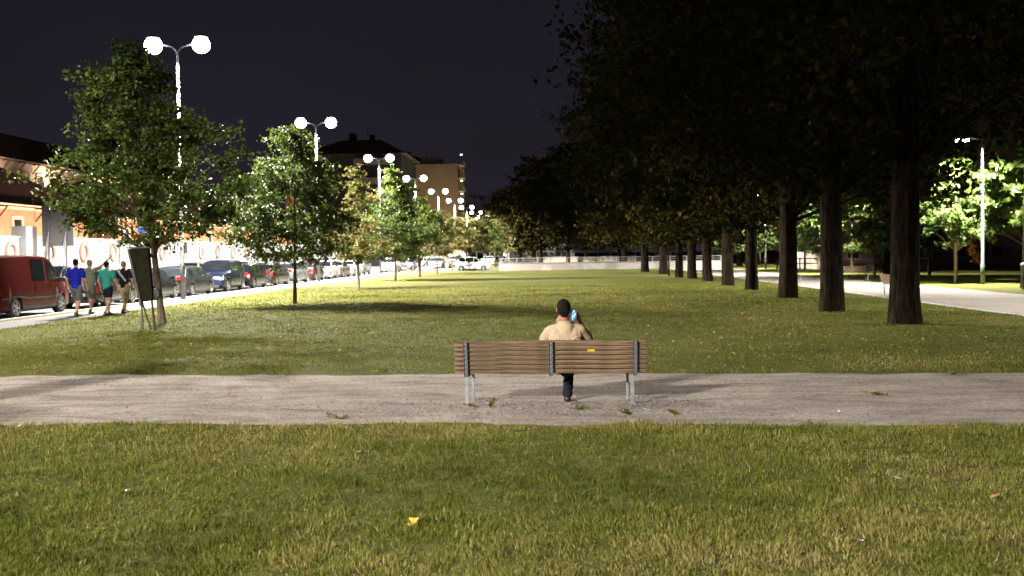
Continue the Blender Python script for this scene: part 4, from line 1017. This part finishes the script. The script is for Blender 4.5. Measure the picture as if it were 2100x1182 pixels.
def ell_mesh(V, Fq, c, r, rot=(0, 0, 0), n=18, m=12):
    M = Euler(rot).to_matrix(); base = len(V)
    for i in range(m + 1):
        th = math.pi * (i + .02) / (m + .04)
        for k in range(n):
            ph = 2 * math.pi * k / n
            V.append(tuple(M @ Vector((r[0] * math.sin(th) * math.cos(ph), r[1] * math.sin(th) * math.sin(ph), r[2] * math.cos(th))) + Vector(c)))
    for i in range(m):
        for k in range(n):
            k2 = (k + 1) % n; Fq.append((base + i * n + k, base + (i + 1) * n + k, base + (i + 1) * n + k2, base + i * n + k2))
    Fq.append(tuple(base + k for k in range(n))); Fq.append(tuple(base + m * n + k for k in range(n - 1, -1, -1)))

def fuse(name, caps, mat, parent, voxel=.012, smooth=4, cut=None, noise=0.0, seed=0, nscale=9.0, folds=False):
    V, Fq = [], []
    for c in caps:
        if c[0] == 'e': ell_mesh(V, Fq, *c[1:])
        else: cap_mesh(V, Fq, *c[:4], **(c[4] if len(c) > 4 else {}))
    me = bpy.data.meshes.new(name); me.from_pydata(V, [], Fq)
    bm = bmesh.new(); bm.from_mesh(me)
    # each primitive keeps outward normals
    bmesh.ops.recalc_face_normals(bm, faces=bm.faces); bm.to_mesh(me); bm.free()
    o = bpy.data.objects.new(name, me); COL.objects.link(o)
    md = o.modifiers.new('r', 'REMESH'); md.mode = 'VOXEL'; md.voxel_size = voxel; md.use_smooth_shade = True
    sm = o.modifiers.new('s', 'SMOOTH'); sm.iterations = smooth; sm.factor = .5
    dg = bpy.context.evaluated_depsgraph_get(); dg.update()
    m2 = bpy.data.meshes.new_from_object(o.evaluated_get(dg)); o.modifiers.clear(); o.data = m2; bpy.data.meshes.remove(me)
    m2.name = name
    if noise:
        n = len(m2.vertices); co = np.empty(n * 3, dtype=np.float32); m2.vertices.foreach_get('co', co); co = co.reshape(-1, 3)
        nr = np.empty(n * 3, dtype=np.float32); m2.vertices.foreach_get('normal', nr); nr = nr.reshape(-1, 3)
        d = (vnoise(co[:, 0] * 1.0 + co[:, 2] * .9 + seed, co[:, 2] * 2.2 - co[:, 0] * 1.2 + co[:, 1], nscale) - .5) * noise + (vnoise(co[:, 0] + co[:, 2] * 1.6, co[:, 1] - co[:, 0] * .6 + seed, nscale * 2.4) - .5) * noise * .5
        if folds:      # cloth creases pulled from the armpits down to the middle of the back
            for (fx, fz, dx, dz, ln, am) in ((.40, .84, -1, -.42, .24, .011), (.43, .80, -1, -.30, .20, .010), (.05, .83, 1, -.5, .16, .009), (.30, .93, -1, -.12, .14, .007), (.25, .80, -1, -.25, .20, .009), (.10, .90, .3, -1, .12, .006), (.37, .92, .2, -1, .15, .008)):
                L_ = math.hypot(dx, dz); ux, uz = dx / L_, dz / L_
                a_ = (co[:, 0] - fx) * ux + (co[:, 2] - fz) * uz; p_ = -(co[:, 0] - fx) * uz + (co[:, 2] - fz) * ux + .02 * np.sin(a_ * 22)
                d -= .5 * am * np.exp(-(p_ / .010) ** 2) * np.clip(a_ / .03, 0, 1) * np.clip((ln - a_) / .06, 0, 1) * (nr[:, 1] < .3)
                d += am * .35 * np.exp(-((p_ - .022) / .012) ** 2) * np.clip(a_ / .03, 0, 1) * np.clip((ln - a_) / .06, 0, 1) * (nr[:, 1] < .3)
        co += nr * d[:, None]; m2.vertices.foreach_set('co', co.ravel()); m2.update()
    if cut:
        bm = bmesh.new(); bm.from_mesh(m2)
        for (pc, pn) in cut:
            bmesh.ops.bisect_plane(bm, geom=bm.verts[:] + bm.edges[:] + bm.faces[:], plane_co=pc, plane_no=pn, clear_outer=True)
        bm.to_mesh(m2); bm.free()
    m2.materials.clear(); m2.materials.append(mat)
    m2.polygons.foreach_set('use_smooth', [True] * len(m2.polygons))
    if parent: o.parent = parent
    return o

M_SKIN = pmat('skin', (.30, .125, .080), (.24, .10, .065), 8, .55)
M_SKIN2 = pmat('pale_skin', (.48, .28, .20), (.40, .22, .16), 8, .55)
M_HAIR = pmat('dark_hair', (.006, .0045, .004), (.016, .012, .010), 60, .9, bump=.6, bscale=120, spec=.08)
def cloth(name, c): return pmat('cloth_' + name, c, tuple(q * .86 for q in c), 9, .9, bump=.25, bscale=40, spec=.15)

def head_caps(c, tilt=0.0, s=1.0, fwd=1.0):
    """head centred at c, facing +y"""
    x, y, z = c
    return [('e', (x, y - .012, z + .022), (.074 * s, .092 * s, .098 * s)), ('e', (x, y + .030, z - .030), (.058 * s, .066 * s, .082 * s)), ('e', (x, y + .055 * s, z - .082 * s), (.030, .028, .026)),
            ((x, y + .088 * s, z + .022), (x, y + .113 * s, z - .018), .009, .014),
            ('e', (x, y + .098 * s, z - .048), (.024, .012, .010)),
            ('e', (x - .028, y + .083 * s, z + .016), (.015, .012, .010)), ('e', (x + .028, y + .083 * s, z + .016), (.015, .012, .010)), ((x - .045, y + .083, z + .036), (x + .045, y + .083, z + .036), .009, .009),
            ('e', (x - .080 * s, y - .006, z - .002), (.012, .021, .033), (R(12), 0, R(20))), ('e', (x + .080 * s, y - .006, z - .002), (.012, .021, .033), (R(12), 0, R(-20)))]
def hand_caps(wr, palm, fdir, up, side, s=1.0, curl=.5, spread=.0):
    """palm from the wrist wr to palm centre; four fingers and a thumb on 'side'"""
    wr, palm = Vector(wr), Vector(palm); f = Vector(fdir).normalized(); u = Vector(up).normalized(); sd = Vector(side).normalized()
    out = [(wr, palm, .024 * s, .030 * s), (palm - sd * .022 * s, palm - sd * .024 * s + f * .03 * s, .016 * s, .013 * s), (palm + sd * .020 * s, palm + sd * .022 * s + f * .03 * s, .017 * s, .014 * s)]
    for k, (o, ln) in enumerate(((.034, .078), (.012, .088), (-.011, .082), (-.033, .064))):
        a = palm + sd * o * s + f * .036 * s; b = a + (f * (1 - curl * .4) - u * curl * .5) * ln * .48 * s; c = b + (f * (1 - curl * 1.3) - u * curl * 1.1).normalized() * ln * .40 * s
        out.append((a, b, .0095 * s, .0085 * s, {'n': 8})); out.append((b, c, .0085 * s, .0068 * s, {'n': 8}))
    a = palm + sd * .022 * s - f * .020 * s; b = a + (sd * .75 + f * .55 - u * .2).normalized() * .038 * s; c = b + (sd * .3 + f * .8 - u * .5).normalized() * .030 * s
    out.append((a, b, .013 * s, .011 * s, {'n': 8})); out.append((b, c, .011 * s, .008 * s, {'n': 8}))
    return out

# --- the man on the bench, facing away from the viewer
def bench_man():
    X0, Y0, Z0 = .215, 0, 0
    t = thing('person', 'man in cream polo shirt sitting on the bench with back turned, phone at ear', 'person', (0, 0, 0))
    Hc = (.192, 13.10, 1.150)
    hip = (X0, 13.20, .50); chest = (X0, 13.12, .82)
    shl, shr = (X0 - .178, 13.12, .925), (X0 + .178, 13.12, .925)
    ell, elr = (X0 - .27, 13.30, .70), (X0 + .285, 13.26, .70)
    wrl, wrr = (X0 - .105, 13.30, .955), (X0 + .185, 13.17, .985)
    kr, ar = (X0 + .055, 13.60, .50), (X0 + .012, 13.20, .10)
    hl, hr = (X0 - .09, 13.22, .50), (X0 + .09, 13.22, .50)
    kl, al = (X0 - .30, 13.52, .60), (X0 + .10, 13.66, .62)
    body = head_caps(Hc)
    body += [((X0 - .010, 13.11, .95), (Hc[0], 13.10, 1.08), .066, .060), ((X0, 13.15, .74), (X0, 13.14, .88), .11, .085, {'flat': .6}), (hip, (X0, 13.15, .76), .12, .11, {'flat': .7}),
             ((X0 - .15, 13.13, .905), ell, .042, .040), (ell, wrl, .042, .027), ((X0 + .15, 13.13, .905), elr, .042, .040), (elr, wrr, .042, .027),
             (hl, kl, .085, .058), (kl, al, .055, .040), (hr, kr, .085, .060), (kr, ar, .057, .040), (ar, (ar[0], 13.32, .06), .038, .034), (al, (al[0] + .05, 13.76, .60), .036, .03)]
    body += hand_caps(wrr, (X0 + .150, 13.135, 1.055), (-.12, .0, 1), (.9, .35, 0), (-.30, -1, 0), curl=.55)
    body += hand_caps(wrl, (X0 - .085, 13.245, 1.010), (.25, -.15, 1), (-.9, .1, .2), (.2, -1, 0), curl=.6)
    b = fuse('body', body, M_SKIN, t, .0065, 3)
    # polo shirt
    sh = [((X0, 13.20, .50), (X0, 13.14, .68), .158, .165, {'flat': .80}), ((X0, 13.14, .68), (X0, 13.125, .85), .168, .150, {'flat': .72}),
          ((X0 - .105, 13.115, .86), (X0 + .105, 13.115, .86), .108, .108, {'flat': .95}), ((X0, 13.108, .925), (X0 - .170, 13.118, .895), .078, .074), ((X0, 13.108, .925), (X0 + .170, 13.118, .895), .078, .074), ((X0 - .09, 13.10, .80), (X0 + .09, 13.10, .80), .115, .115), ((X0, 13.10, .93), (X0, 13.115, .70), .115, .13),
          ((X0, 13.115, .91), (X0 - .008, 13.108, .970), .098, .080), ((X0 - .175, 13.12, .895), (X0 - .248, 13.225, .785), .074, .078), ((X0 + .175, 13.12, .895), (X0 + .260, 13.21, .785), .074, .080)]
    s = fuse('polo_shirt', sh, cloth('cream', (.37, .285, .185)), t, .008, 14, noise=.010, seed=3, nscale=9.0, folds=True,
             cut=[((X0 - .258, 13.24, .765), (-.25, .45, -.62)), ((X0 + .272, 13.225, .765), (.32, .45, -.62)), ((X0, 13.11, .995), (0, -.12, 1))])
    co = MB(); n = 26; pr = []
    for k in range(n + 1):
        a = 2 * math.pi * k / n - math.pi / 2
        x, y = math.cos(a), math.sin(a); fr = max(0, y) * .035
        pr.append([(X0 - .009 + x * .098, 13.112 + y * .098, .955 - fr), (X0 - .009 + x * .084, 13.110 + y * .084, 1.006 - fr), (X0 - .009 + x * .078, 13.108 + y * .078, 1.014 - fr), (X0 - .009 + x * .068, 13.108 + y * .068, .985 - fr)])
    vs = [q for r_ in pr for q in r_]; co.add(vs, [(i * 4 + j, (i + 1) * 4 + j, (i + 1) * 4 + j + 1, i * 4 + j + 1) for i in range(n) for j in range(3)])
    co.build('collar', cloth('cream', (.37, .285, .185)), s, smooth=True)
    # trousers
    tr = [((X0, 13.20, .47), (X0, 13.19, .58), .155, .145, {'flat': .85}), (hl, kl, .100, .075), (kl, (al[0] - .05, al[1], al[2]), .070, .062), (hr, kr, .100, .078), (kr, (X0 + .014, 13.215, .10), .073, .062)]
    fuse('trousers', tr, cloth('navy', (.010, .011, .017)), t, .010, 4, noise=.012, seed=8)
    so = MB()
    shoe = [((X0 + .010, 13.18, .045), (X0 + .012, 13.30, .05), .044, .046), ((X0 + .012, 13.30, .045), (X0 + .016, 13.41, .035), .048, .036), ((X0 + .010, 13.19, .06), (X0 + .012, 13.22, .10), .040, .045)]
    fuse('shoe', shoe, pmat('black_leather', (.012, .012, .013), (.02, .02, .02), 9, .35), t, .007, 3, cut=[((0, 0, .014), (0, 0, -1))])
    fuse('shoe', [(al, (al[0] + .06, 13.80, .60), .047, .040), ((al[0] + .06, 13.80, .60), (al[0] + .10, 13.88, .60), .042, .036)], MATS['black_leather'], t, .008, 3)
    # hair: cap over crown, nape and sides
    hx, hy, hz = Hc
    fuse('hair', [('e', (hx, hy - .018, hz + .036), (.086, .102, .098)), ('e', (hx, hy - .048, hz - .002), (.077, .064, .082)), ('e', (hx, hy - .060, hz - .045), (.050, .040, .045)),
                  ('e', (hx - .068, hy - .022, hz + .012), (.014, .04, .045)), ('e', (hx + .068, hy - .022, hz + .012), (.014, .04, .045))], M_HAIR, t, .006, 3, noise=.006, nscale=60,
         cut=[((hx, hy + .070, hz + .04), (0, .9, -.45))])
    # the phone is held at the ear: a thing of its own
    ph = thing('mobile_phone', 'dark mobile phone with glowing bluish screen held beside the ear', 'phone', (.316, 13.075, 1.080))
    ph.rotation_euler = (R(-6), R(6), R(-38))
    MB().box((.004, 0, 0), (.084, .012, .160)).build('case', M_TRIM, ph, bevel=.005)
    m = bpy.data.materials.new('lit_phone_screen'); m.use_nodes = True
    nn, ll = m.node_tree.nodes, m.node_tree.links; bb = nn['Principled BSDF']; bb.inputs['Roughness'].default_value = .25; bb.inputs['Base Color'].default_value = (.01, .01, .012, 1); bb.inputs['Specular IOR Level'].default_value = .1
    nz = nn.new('ShaderNodeTexNoise'); nz.inputs['Scale'].default_value = 38; tcx = nn.new('ShaderNodeTexCoord'); ll.new(tcx.outputs['Object'], nz.inputs['Vector'])
    rp = nn.new('ShaderNodeValToRGB'); rp.color_ramp.elements[0].position = .45; rp.color_ramp.elements[0].color = (.08, .22, .75, 1); rp.color_ramp.elements[1].position = .60; rp.color_ramp.elements[1].color = (.45, .68, 1, 1)
    ll.new(nz.outputs['Fac'], rp.inputs[0]); ll.new(rp.outputs[0], bb.inputs['Emission Color']); bb.inputs['Emission Strength'].default_value = 1.9
    sc = MB().add([(-.026, -.0068, -.034), (-.008, -.0068, -.066), (.010, -.0068, -.062), (.024, -.0068, -.030), (.030, -.0068, .012), (.024, -.0068, .040), (.002, -.0068, .066), (-.014, -.0068, .060), (-.030, -.0068, .010)], [(0, 1, 2, 3, 4, 5, 6, 7, 8)])
    sc.build('screen', m, ph)
bench_man()

# --- the walkers
def walker(label, x, y, H, shirt, shorts, rz=0.0, gait=1.0, hair=True, arm=None, seed=0, strap=False, bag=False, socks=True, hairm=None, long_shorts=False):
    s = H / 1.76
    t = thing('person', label, 'person', (x, y, .035), rz, 'people walking on the sidewalk'); t.scale = (s, s, s)
    g = .17 * gait
    hl, hr = (-.10, 0, .90), (.10, 0, .90)
    kl, kr = (-.10, g * .9 + .03, .49), (.105, -g * .35 + .03, .48)
    al, ar = (-.095, g * 1.0, .075), (.11, -g * 1.5, .10)
    shl, shr = (-.19, 0, 1.42), (.19, 0, 1.42)
    ell, elr = (-.265, -.06 * gait, 1.13), (.265, .04 * gait, 1.13)
    wl, wr = (-.275, .06, .90), (.275, .15 * gait, .91)
    hd = (0, .02, 1.63)
    body = head_caps(hd) + [((0, 0, 1.45), (0, .01, 1.56), .062, .058), ((0, 0, .95), (0, 0, 1.32), .13, .14, {'flat': .72}), ((-.12, 0, 1.40), (.12, 0, 1.40), .075, .075),
            (hl, kl, .085, .057), (kl, al, .058, .036), (hr, kr, .085, .057), (kr, ar, .058, .036),
            (al, (al[0] - .01, al[1] + .17, .03), .038, .03), (ar, (ar[0] + .01, ar[1] + .15, .035), .038, .03)]
    body += [(shl, ell, .048, .040), (ell, wl, .040, .026)] + hand_caps(wl, (wl[0], wl[1] + .02, wl[2] - .075), (0, .1, -1), (-1, 0, 0), (0, 1, 0), curl=.4)
    if arm:
        e2, w2 = arm; body += [(shr, e2, .048, .040), (e2, w2, .040, .026)]
        f = (Vector(w2) - Vector(e2)).normalized(); body += hand_caps(w2, Vector(w2) + f * .07, f, (0, -1, .2), (0, .2, 1), curl=.3)
        sl_r = (shr, tuple(Vector(shr).lerp(Vector(e2), .75)), .074, .066)
    else:
        body += [(shr, elr, .048, .040), (elr, wr, .040, .026)] + hand_caps(wr, (wr[0], wr[1] + .02, wr[2] - .075), (0, .1, -1), (1, 0, 0), (0, 1, 0), curl=.4)
        sl_r = (shr, (.245, .025, 1.22), .074, .068)
    fuse('body', body, M_SKIN2, t, .010, 3)
    sh = [((0, 0, .90), (0, 0, 1.10), .172, .165, {'flat': .74}), ((0, 0, 1.10), (0, 0, 1.34), .168, .165, {'flat': .70}), ((-.13, 0, 1.38), (.13, 0, 1.38), .088, .088), ((0, 0, 1.38), (0, 0, 1.46), .12, .08),
          (shl, (-.245, -.03, 1.22), .074, .068), sl_r]
    o = fuse('shirt', sh, shirt, t, .011, 4, noise=.022, seed=seed, nscale=8, cut=[((0, 0, .84), (0, 0, -1)), ((0, 0, 1.505), (0, 0, 1))])
    kk = .62 if not long_shorts else .85
    st = [((0, 0, .84), (0, 0, .94), .155, .15, {'flat': .8}), (hl, tuple(Vector(hl).lerp(Vector(kl), kk)), .108, .096), (hr, tuple(Vector(hr).lerp(Vector(kr), kk)), .108, .096)]
    fuse('shorts', st, shorts, t, .011, 4, noise=.02, seed=seed + 2, cut=[((0, 0, .90 - .41 * kk - .05), (0, 0, -1))])
    for a in (al, ar):
        fuse('shoe', [((a[0], a[1] - .02, .05), (a[0], a[1] + .10, .05), .046, .045), ((a[0], a[1] + .10, .045), (a[0], a[1] + .20, .035), .045, .032), ((a[0], a[1], .05), (a[0], a[1], .11), .044, .044)], pmat('dark_trainer', (.03, .03, .032), (.06, .06, .06), 12, .6), t, .010, 2, cut=[((0, 0, .008), (0, 0, -1))])
    if hair:
        fuse('hair', [('e', (hd[0], hd[1] - .016, hd[2] + .034), (.082, .098, .098)), ('e', (hd[0], hd[1] - .05, hd[2] - .01), (.070, .06, .08))], hairm or M_HAIR, t, .010, 2, cut=[((0, hd[1] + .07, hd[2] + .04), (0, .9, -.45))])
    if strap:
        q = MB(); pts = []
        for k in range(9):
            u = k / 8; xx = -.17 + .33 * u; zz = 1.47 - .40 * u; pts.append((xx, -.125 - .018 * math.sin(math.pi * u), zz))
        vs = [];
        for a_ in pts: vs += [(a_[0] - .022, a_[1], a_[2] - .022), (a_[0] + .022, a_[1], a_[2] + .022)]
        q.add(vs, [(2 * i, 2 * i + 2, 2 * i + 3, 2 * i + 1) for i in range(8)]); ob = q.build('bag_strap', cloth('strap_grey', (.34, .32, .29)), t)
        md = ob.modifiers.new('s', 'SOLIDIFY'); md.thickness = .008
    return t
q = G(158, 652); walker('man in royal blue T-shirt and grey shorts walking on the sidewalk', q.x, q.y, 1.83, cloth('royal_blue', (.012, .016, .30)), cloth('grey', (.10, .105, .115)), R(-6), 1.0, seed=1, long_shorts=True)
q = G(173, 648); walker('man in olive T-shirt pointing with a raised arm beside the blue shirted man', q.x, q.y + .5, 1.80, cloth('olive', (.16, .17, .11)), cloth('dim_olive', (.12, .11, .09)), R(-10), .8, arm=((.43, .05, 1.57), (.64, .08, 1.77)), seed=4, hairm=pmat('grey_hair', (.10, .085, .07), (.16, .14, .12), 40, .8), long_shorts=True)
q = G(221, 650); walker('man in teal T-shirt and black shorts, third of the walkers', q.x, q.y, 1.74, cloth('teal', (.035, .25, .21)), cloth('black', (.012, .013, .022)), R(-14), 1.1, seed=6)
q = G(246, 646); walker('man in black T-shirt with a diagonal bag strap and beige shorts', q.x, q.y + .4, 1.74, cloth('black_shirt', (.010, .010, .013)), cloth('beige', (.42, .31, .20)), R(-12), 1.1, seed=7, strap=True, hairm=pmat('brown_hair', (.16, .11, .06), (.22, .16, .09), 40, .8), long_shorts=True)

# ------------------------------------------------------------------ small things on the ground
def scrap(name, label, cat, px, py, size, m, seed, lift=.05, group=None):
    p = G(px, py, .04); rnd = random.Random(seed); mb = MB(); n = 9
    vs = [(0, 0, size * .25)]
    for k in range(n):
        a = 2 * math.pi * k / n; q = size * rnd.uniform(.6, 1.1) * (1 if k % 2 else .7); vs.append((q * math.cos(a), q * .7 * math.sin(a), size * rnd.uniform(-.1, .45)))
    mb.add(vs, [(0, k + 1, (k + 1) % n + 1) for k in range(n)])
    o = mb.build(name, m, None, loc=(p.x, p.y, lift), rot=(rnd.uniform(-.3, .3), rnd.uniform(-.3, .3), rnd.uniform(0, 6)))
    md = o.modifiers.new('s', 'SOLIDIFY'); md.thickness = .002
    tag(o, label, cat, group)
    return o
M_YLEAF = pmat('yellow_leaf', (.62, .36, .02), (.50, .26, .02), 20, .6)
M_PAPER = pmat('white_paper', (.62, .62, .60), (.5, .5, .5), 20, .7)
scrap('fallen_leaf', 'large yellow fallen leaf on the grass in the foreground', 'leaf', 852, 1077, .075, M_YLEAF, 1, .062)
scrap('fallen_leaf', 'brown curled leaf on the grass near the right edge', 'leaf', 2040, 1025, .05, pmat('brown_leaf', (.30, .15, .09), (.22, .10, .06), 20, .7), 2, .06)
for i, (px, py, s, lb) in enumerate([(262, 1009, .035, 'white paper scrap on the left foreground grass'), (735, 929, .03, 'small white scrap on the grass below the path, left of the bench'), (40, 877, .045, 'white scrap at the path edge at far left'),
                                     (1840, 984, .05, 'white folded paper on the right foreground grass'), (1765, 1112, .025, 'tiny white scrap low in the right foreground'), (1722, 842, .03, 'white pebble-like scrap on the gravel at right')]):
    scrap('paper_scrap', lb, 'litter', px, py, s, M_PAPER, 10 + i, .05 if py > 860 else .03, 'white scraps lying about')
scrap('plastic_scrap', 'crumpled bluish plastic scrap beside the right bench leg', 'litter', 1327, 840, .045, pmat('blue_plastic', (.30, .34, .42), (.2, .25, .38), 20, .4), 20, .03)

def fallen():
    r = np.random.default_rng(9); n = 2600
    Y = np.exp(r.uniform(math.log(17.2), math.log(60), n)); X = np.where(r.random(n) < .75, r.normal(8, 3.6, n), r.uniform(-8, 12, n))
    k = (X < 11.9) & (X > -13) & (Y > path_far(X) + .2); X, Y = X[k], Y[k]
    C = np.stack([X, Y, lawn_z(X, Y) + .035], 1)
    V = leaf_quads(C, .048, r, 1.2); i = np.arange(len(X)) * 4
    o = np_mesh('fallen_leaves', V, [np.stack([i, i + 1, i + 2, i + 3], 1)], leafmat('fallen_leaf', [(0, (.14, .08, .025)), (.6, (.28, .20, .05)), (1, (.42, .34, .11))], .1), tint=np.repeat(r.random(len(X)), 4))
    tag(o, 'scattered dry yellow leaves on the lawn under the avenue trees', 'leaves', kind='stuff')
fallen()
def pebbles():
    r = np.random.default_rng(12); n = 9000
    X = np.concatenate([r.uniform(-9, 9, n // 2), r.normal(.1, 1.6, n // 2)]); Y = np.concatenate([r.uniform(11.6, 16.6, n // 2), r.normal(12.55, .42, n // 2)])
    k = (Y > path_near(X) + .1) & (Y < path_far(X) - .1); X, Y = X[k], Y[k]; n = len(X)
    s = .004 + .010 * r.random(n) ** 3
    base = np.array([(1, 0, 0), (0, 1, 0), (-1, 0, 0), (0, -1, 0), (0, 0, .8), (0, 0, -.4)])
    P = base[None] * (s[:, None, None] * (.7 + .6 * r.random((n, 6, 1)))); P[:, :, 0] += X[:, None]; P[:, :, 1] += Y[:, None]; P[:, :, 2] += .018 + s[:, None] * .2
    a = np.arange(n) * 6
    F = [np.stack([a + i, a + j, a + k_], 1) for i, j, k_ in ((0, 1, 4), (1, 2, 4), (2, 3, 4), (3, 0, 4), (1, 0, 5), (2, 1, 5), (3, 2, 5), (0, 3, 5))]
    o = np_mesh('pebbles', P.reshape(-1, 3), F, leafmat('pebble_stone', [(0, (.10, .085, .078)), (.7, (.22, .19, .175)), (1, (.36, .33, .31))], 0.0, .8), tint=np.repeat(r.random(n), 6))
    tag(o, 'loose pebbles strewn on the gravel path around the bench', 'pebbles', kind='stuff')
pebbles()
def weed(label, px, py, n, h, w, seed):
    p = G(px, py); t = thing('weed', label, 'plant', (p.x, p.y, .015), 0, 'weeds growing in the gravel'); rng = np.random.default_rng(seed); rnd = random.Random(seed)
    m = MB(); tips = []
    for k in range(max(3, n // 9)):
        a = rnd.uniform(0, 6.28); d = rnd.uniform(.3, 1) * w; zz = h * rnd.uniform(.3, 1); m.tube([(0, 0, 0), (d * .5 * math.cos(a), d * .4 * math.sin(a), zz * .7), (d * math.cos(a), d * .8 * math.sin(a), zz)], [.004, .003, .002], 4)
        for j in range(9): u = rnd.random(); tips.append((d * u * math.cos(a) + rnd.gauss(0, .01), d * .8 * u * math.sin(a) + rnd.gauss(0, .01), zz * u ** .8 + .004))
    m.build('stem', BARK_SMALL, t)
    P = np.array(tips); V = leaf_quads(P, .035, rng, .4); i = np.arange(len(P)) * 4
    np_mesh('leaves', V, [np.stack([i, i + 1, i + 2, i + 3], 1)], M_GRASS, t, tint=np.repeat(.2 + .5 * rng.random(len(P)), 4))
weed('leafy weed beside the left rear bench leg', 1005, 838, 70, .13, .20, 1)
weed('low weed spread flat in the gravel at left under the bench', 975, 836, 40, .05, .22, 5)
weed('low green weed in the gravel right of the man\'s foot', 1190, 842, 50, .06, .17, 2)
weed('low green weed in the gravel beside the right bench leg', 1285, 850, 60, .06, .20, 3)
weed('thin moss and weed streak on the gravel far right of the bench', 1800, 811, 60, .03, .35, 6)
weed('grass tuft creeping into the far edge of the gravel at right', 1960, 770, 60, .06, .45, 7)
weed('sparse weed on the gravel left of the bench near the lower edge', 700, 862, 40, .06, .2, 8)
weed('flat weed patch at the path edge right of the bench', 1385, 852, 50, .05, .17, 4)
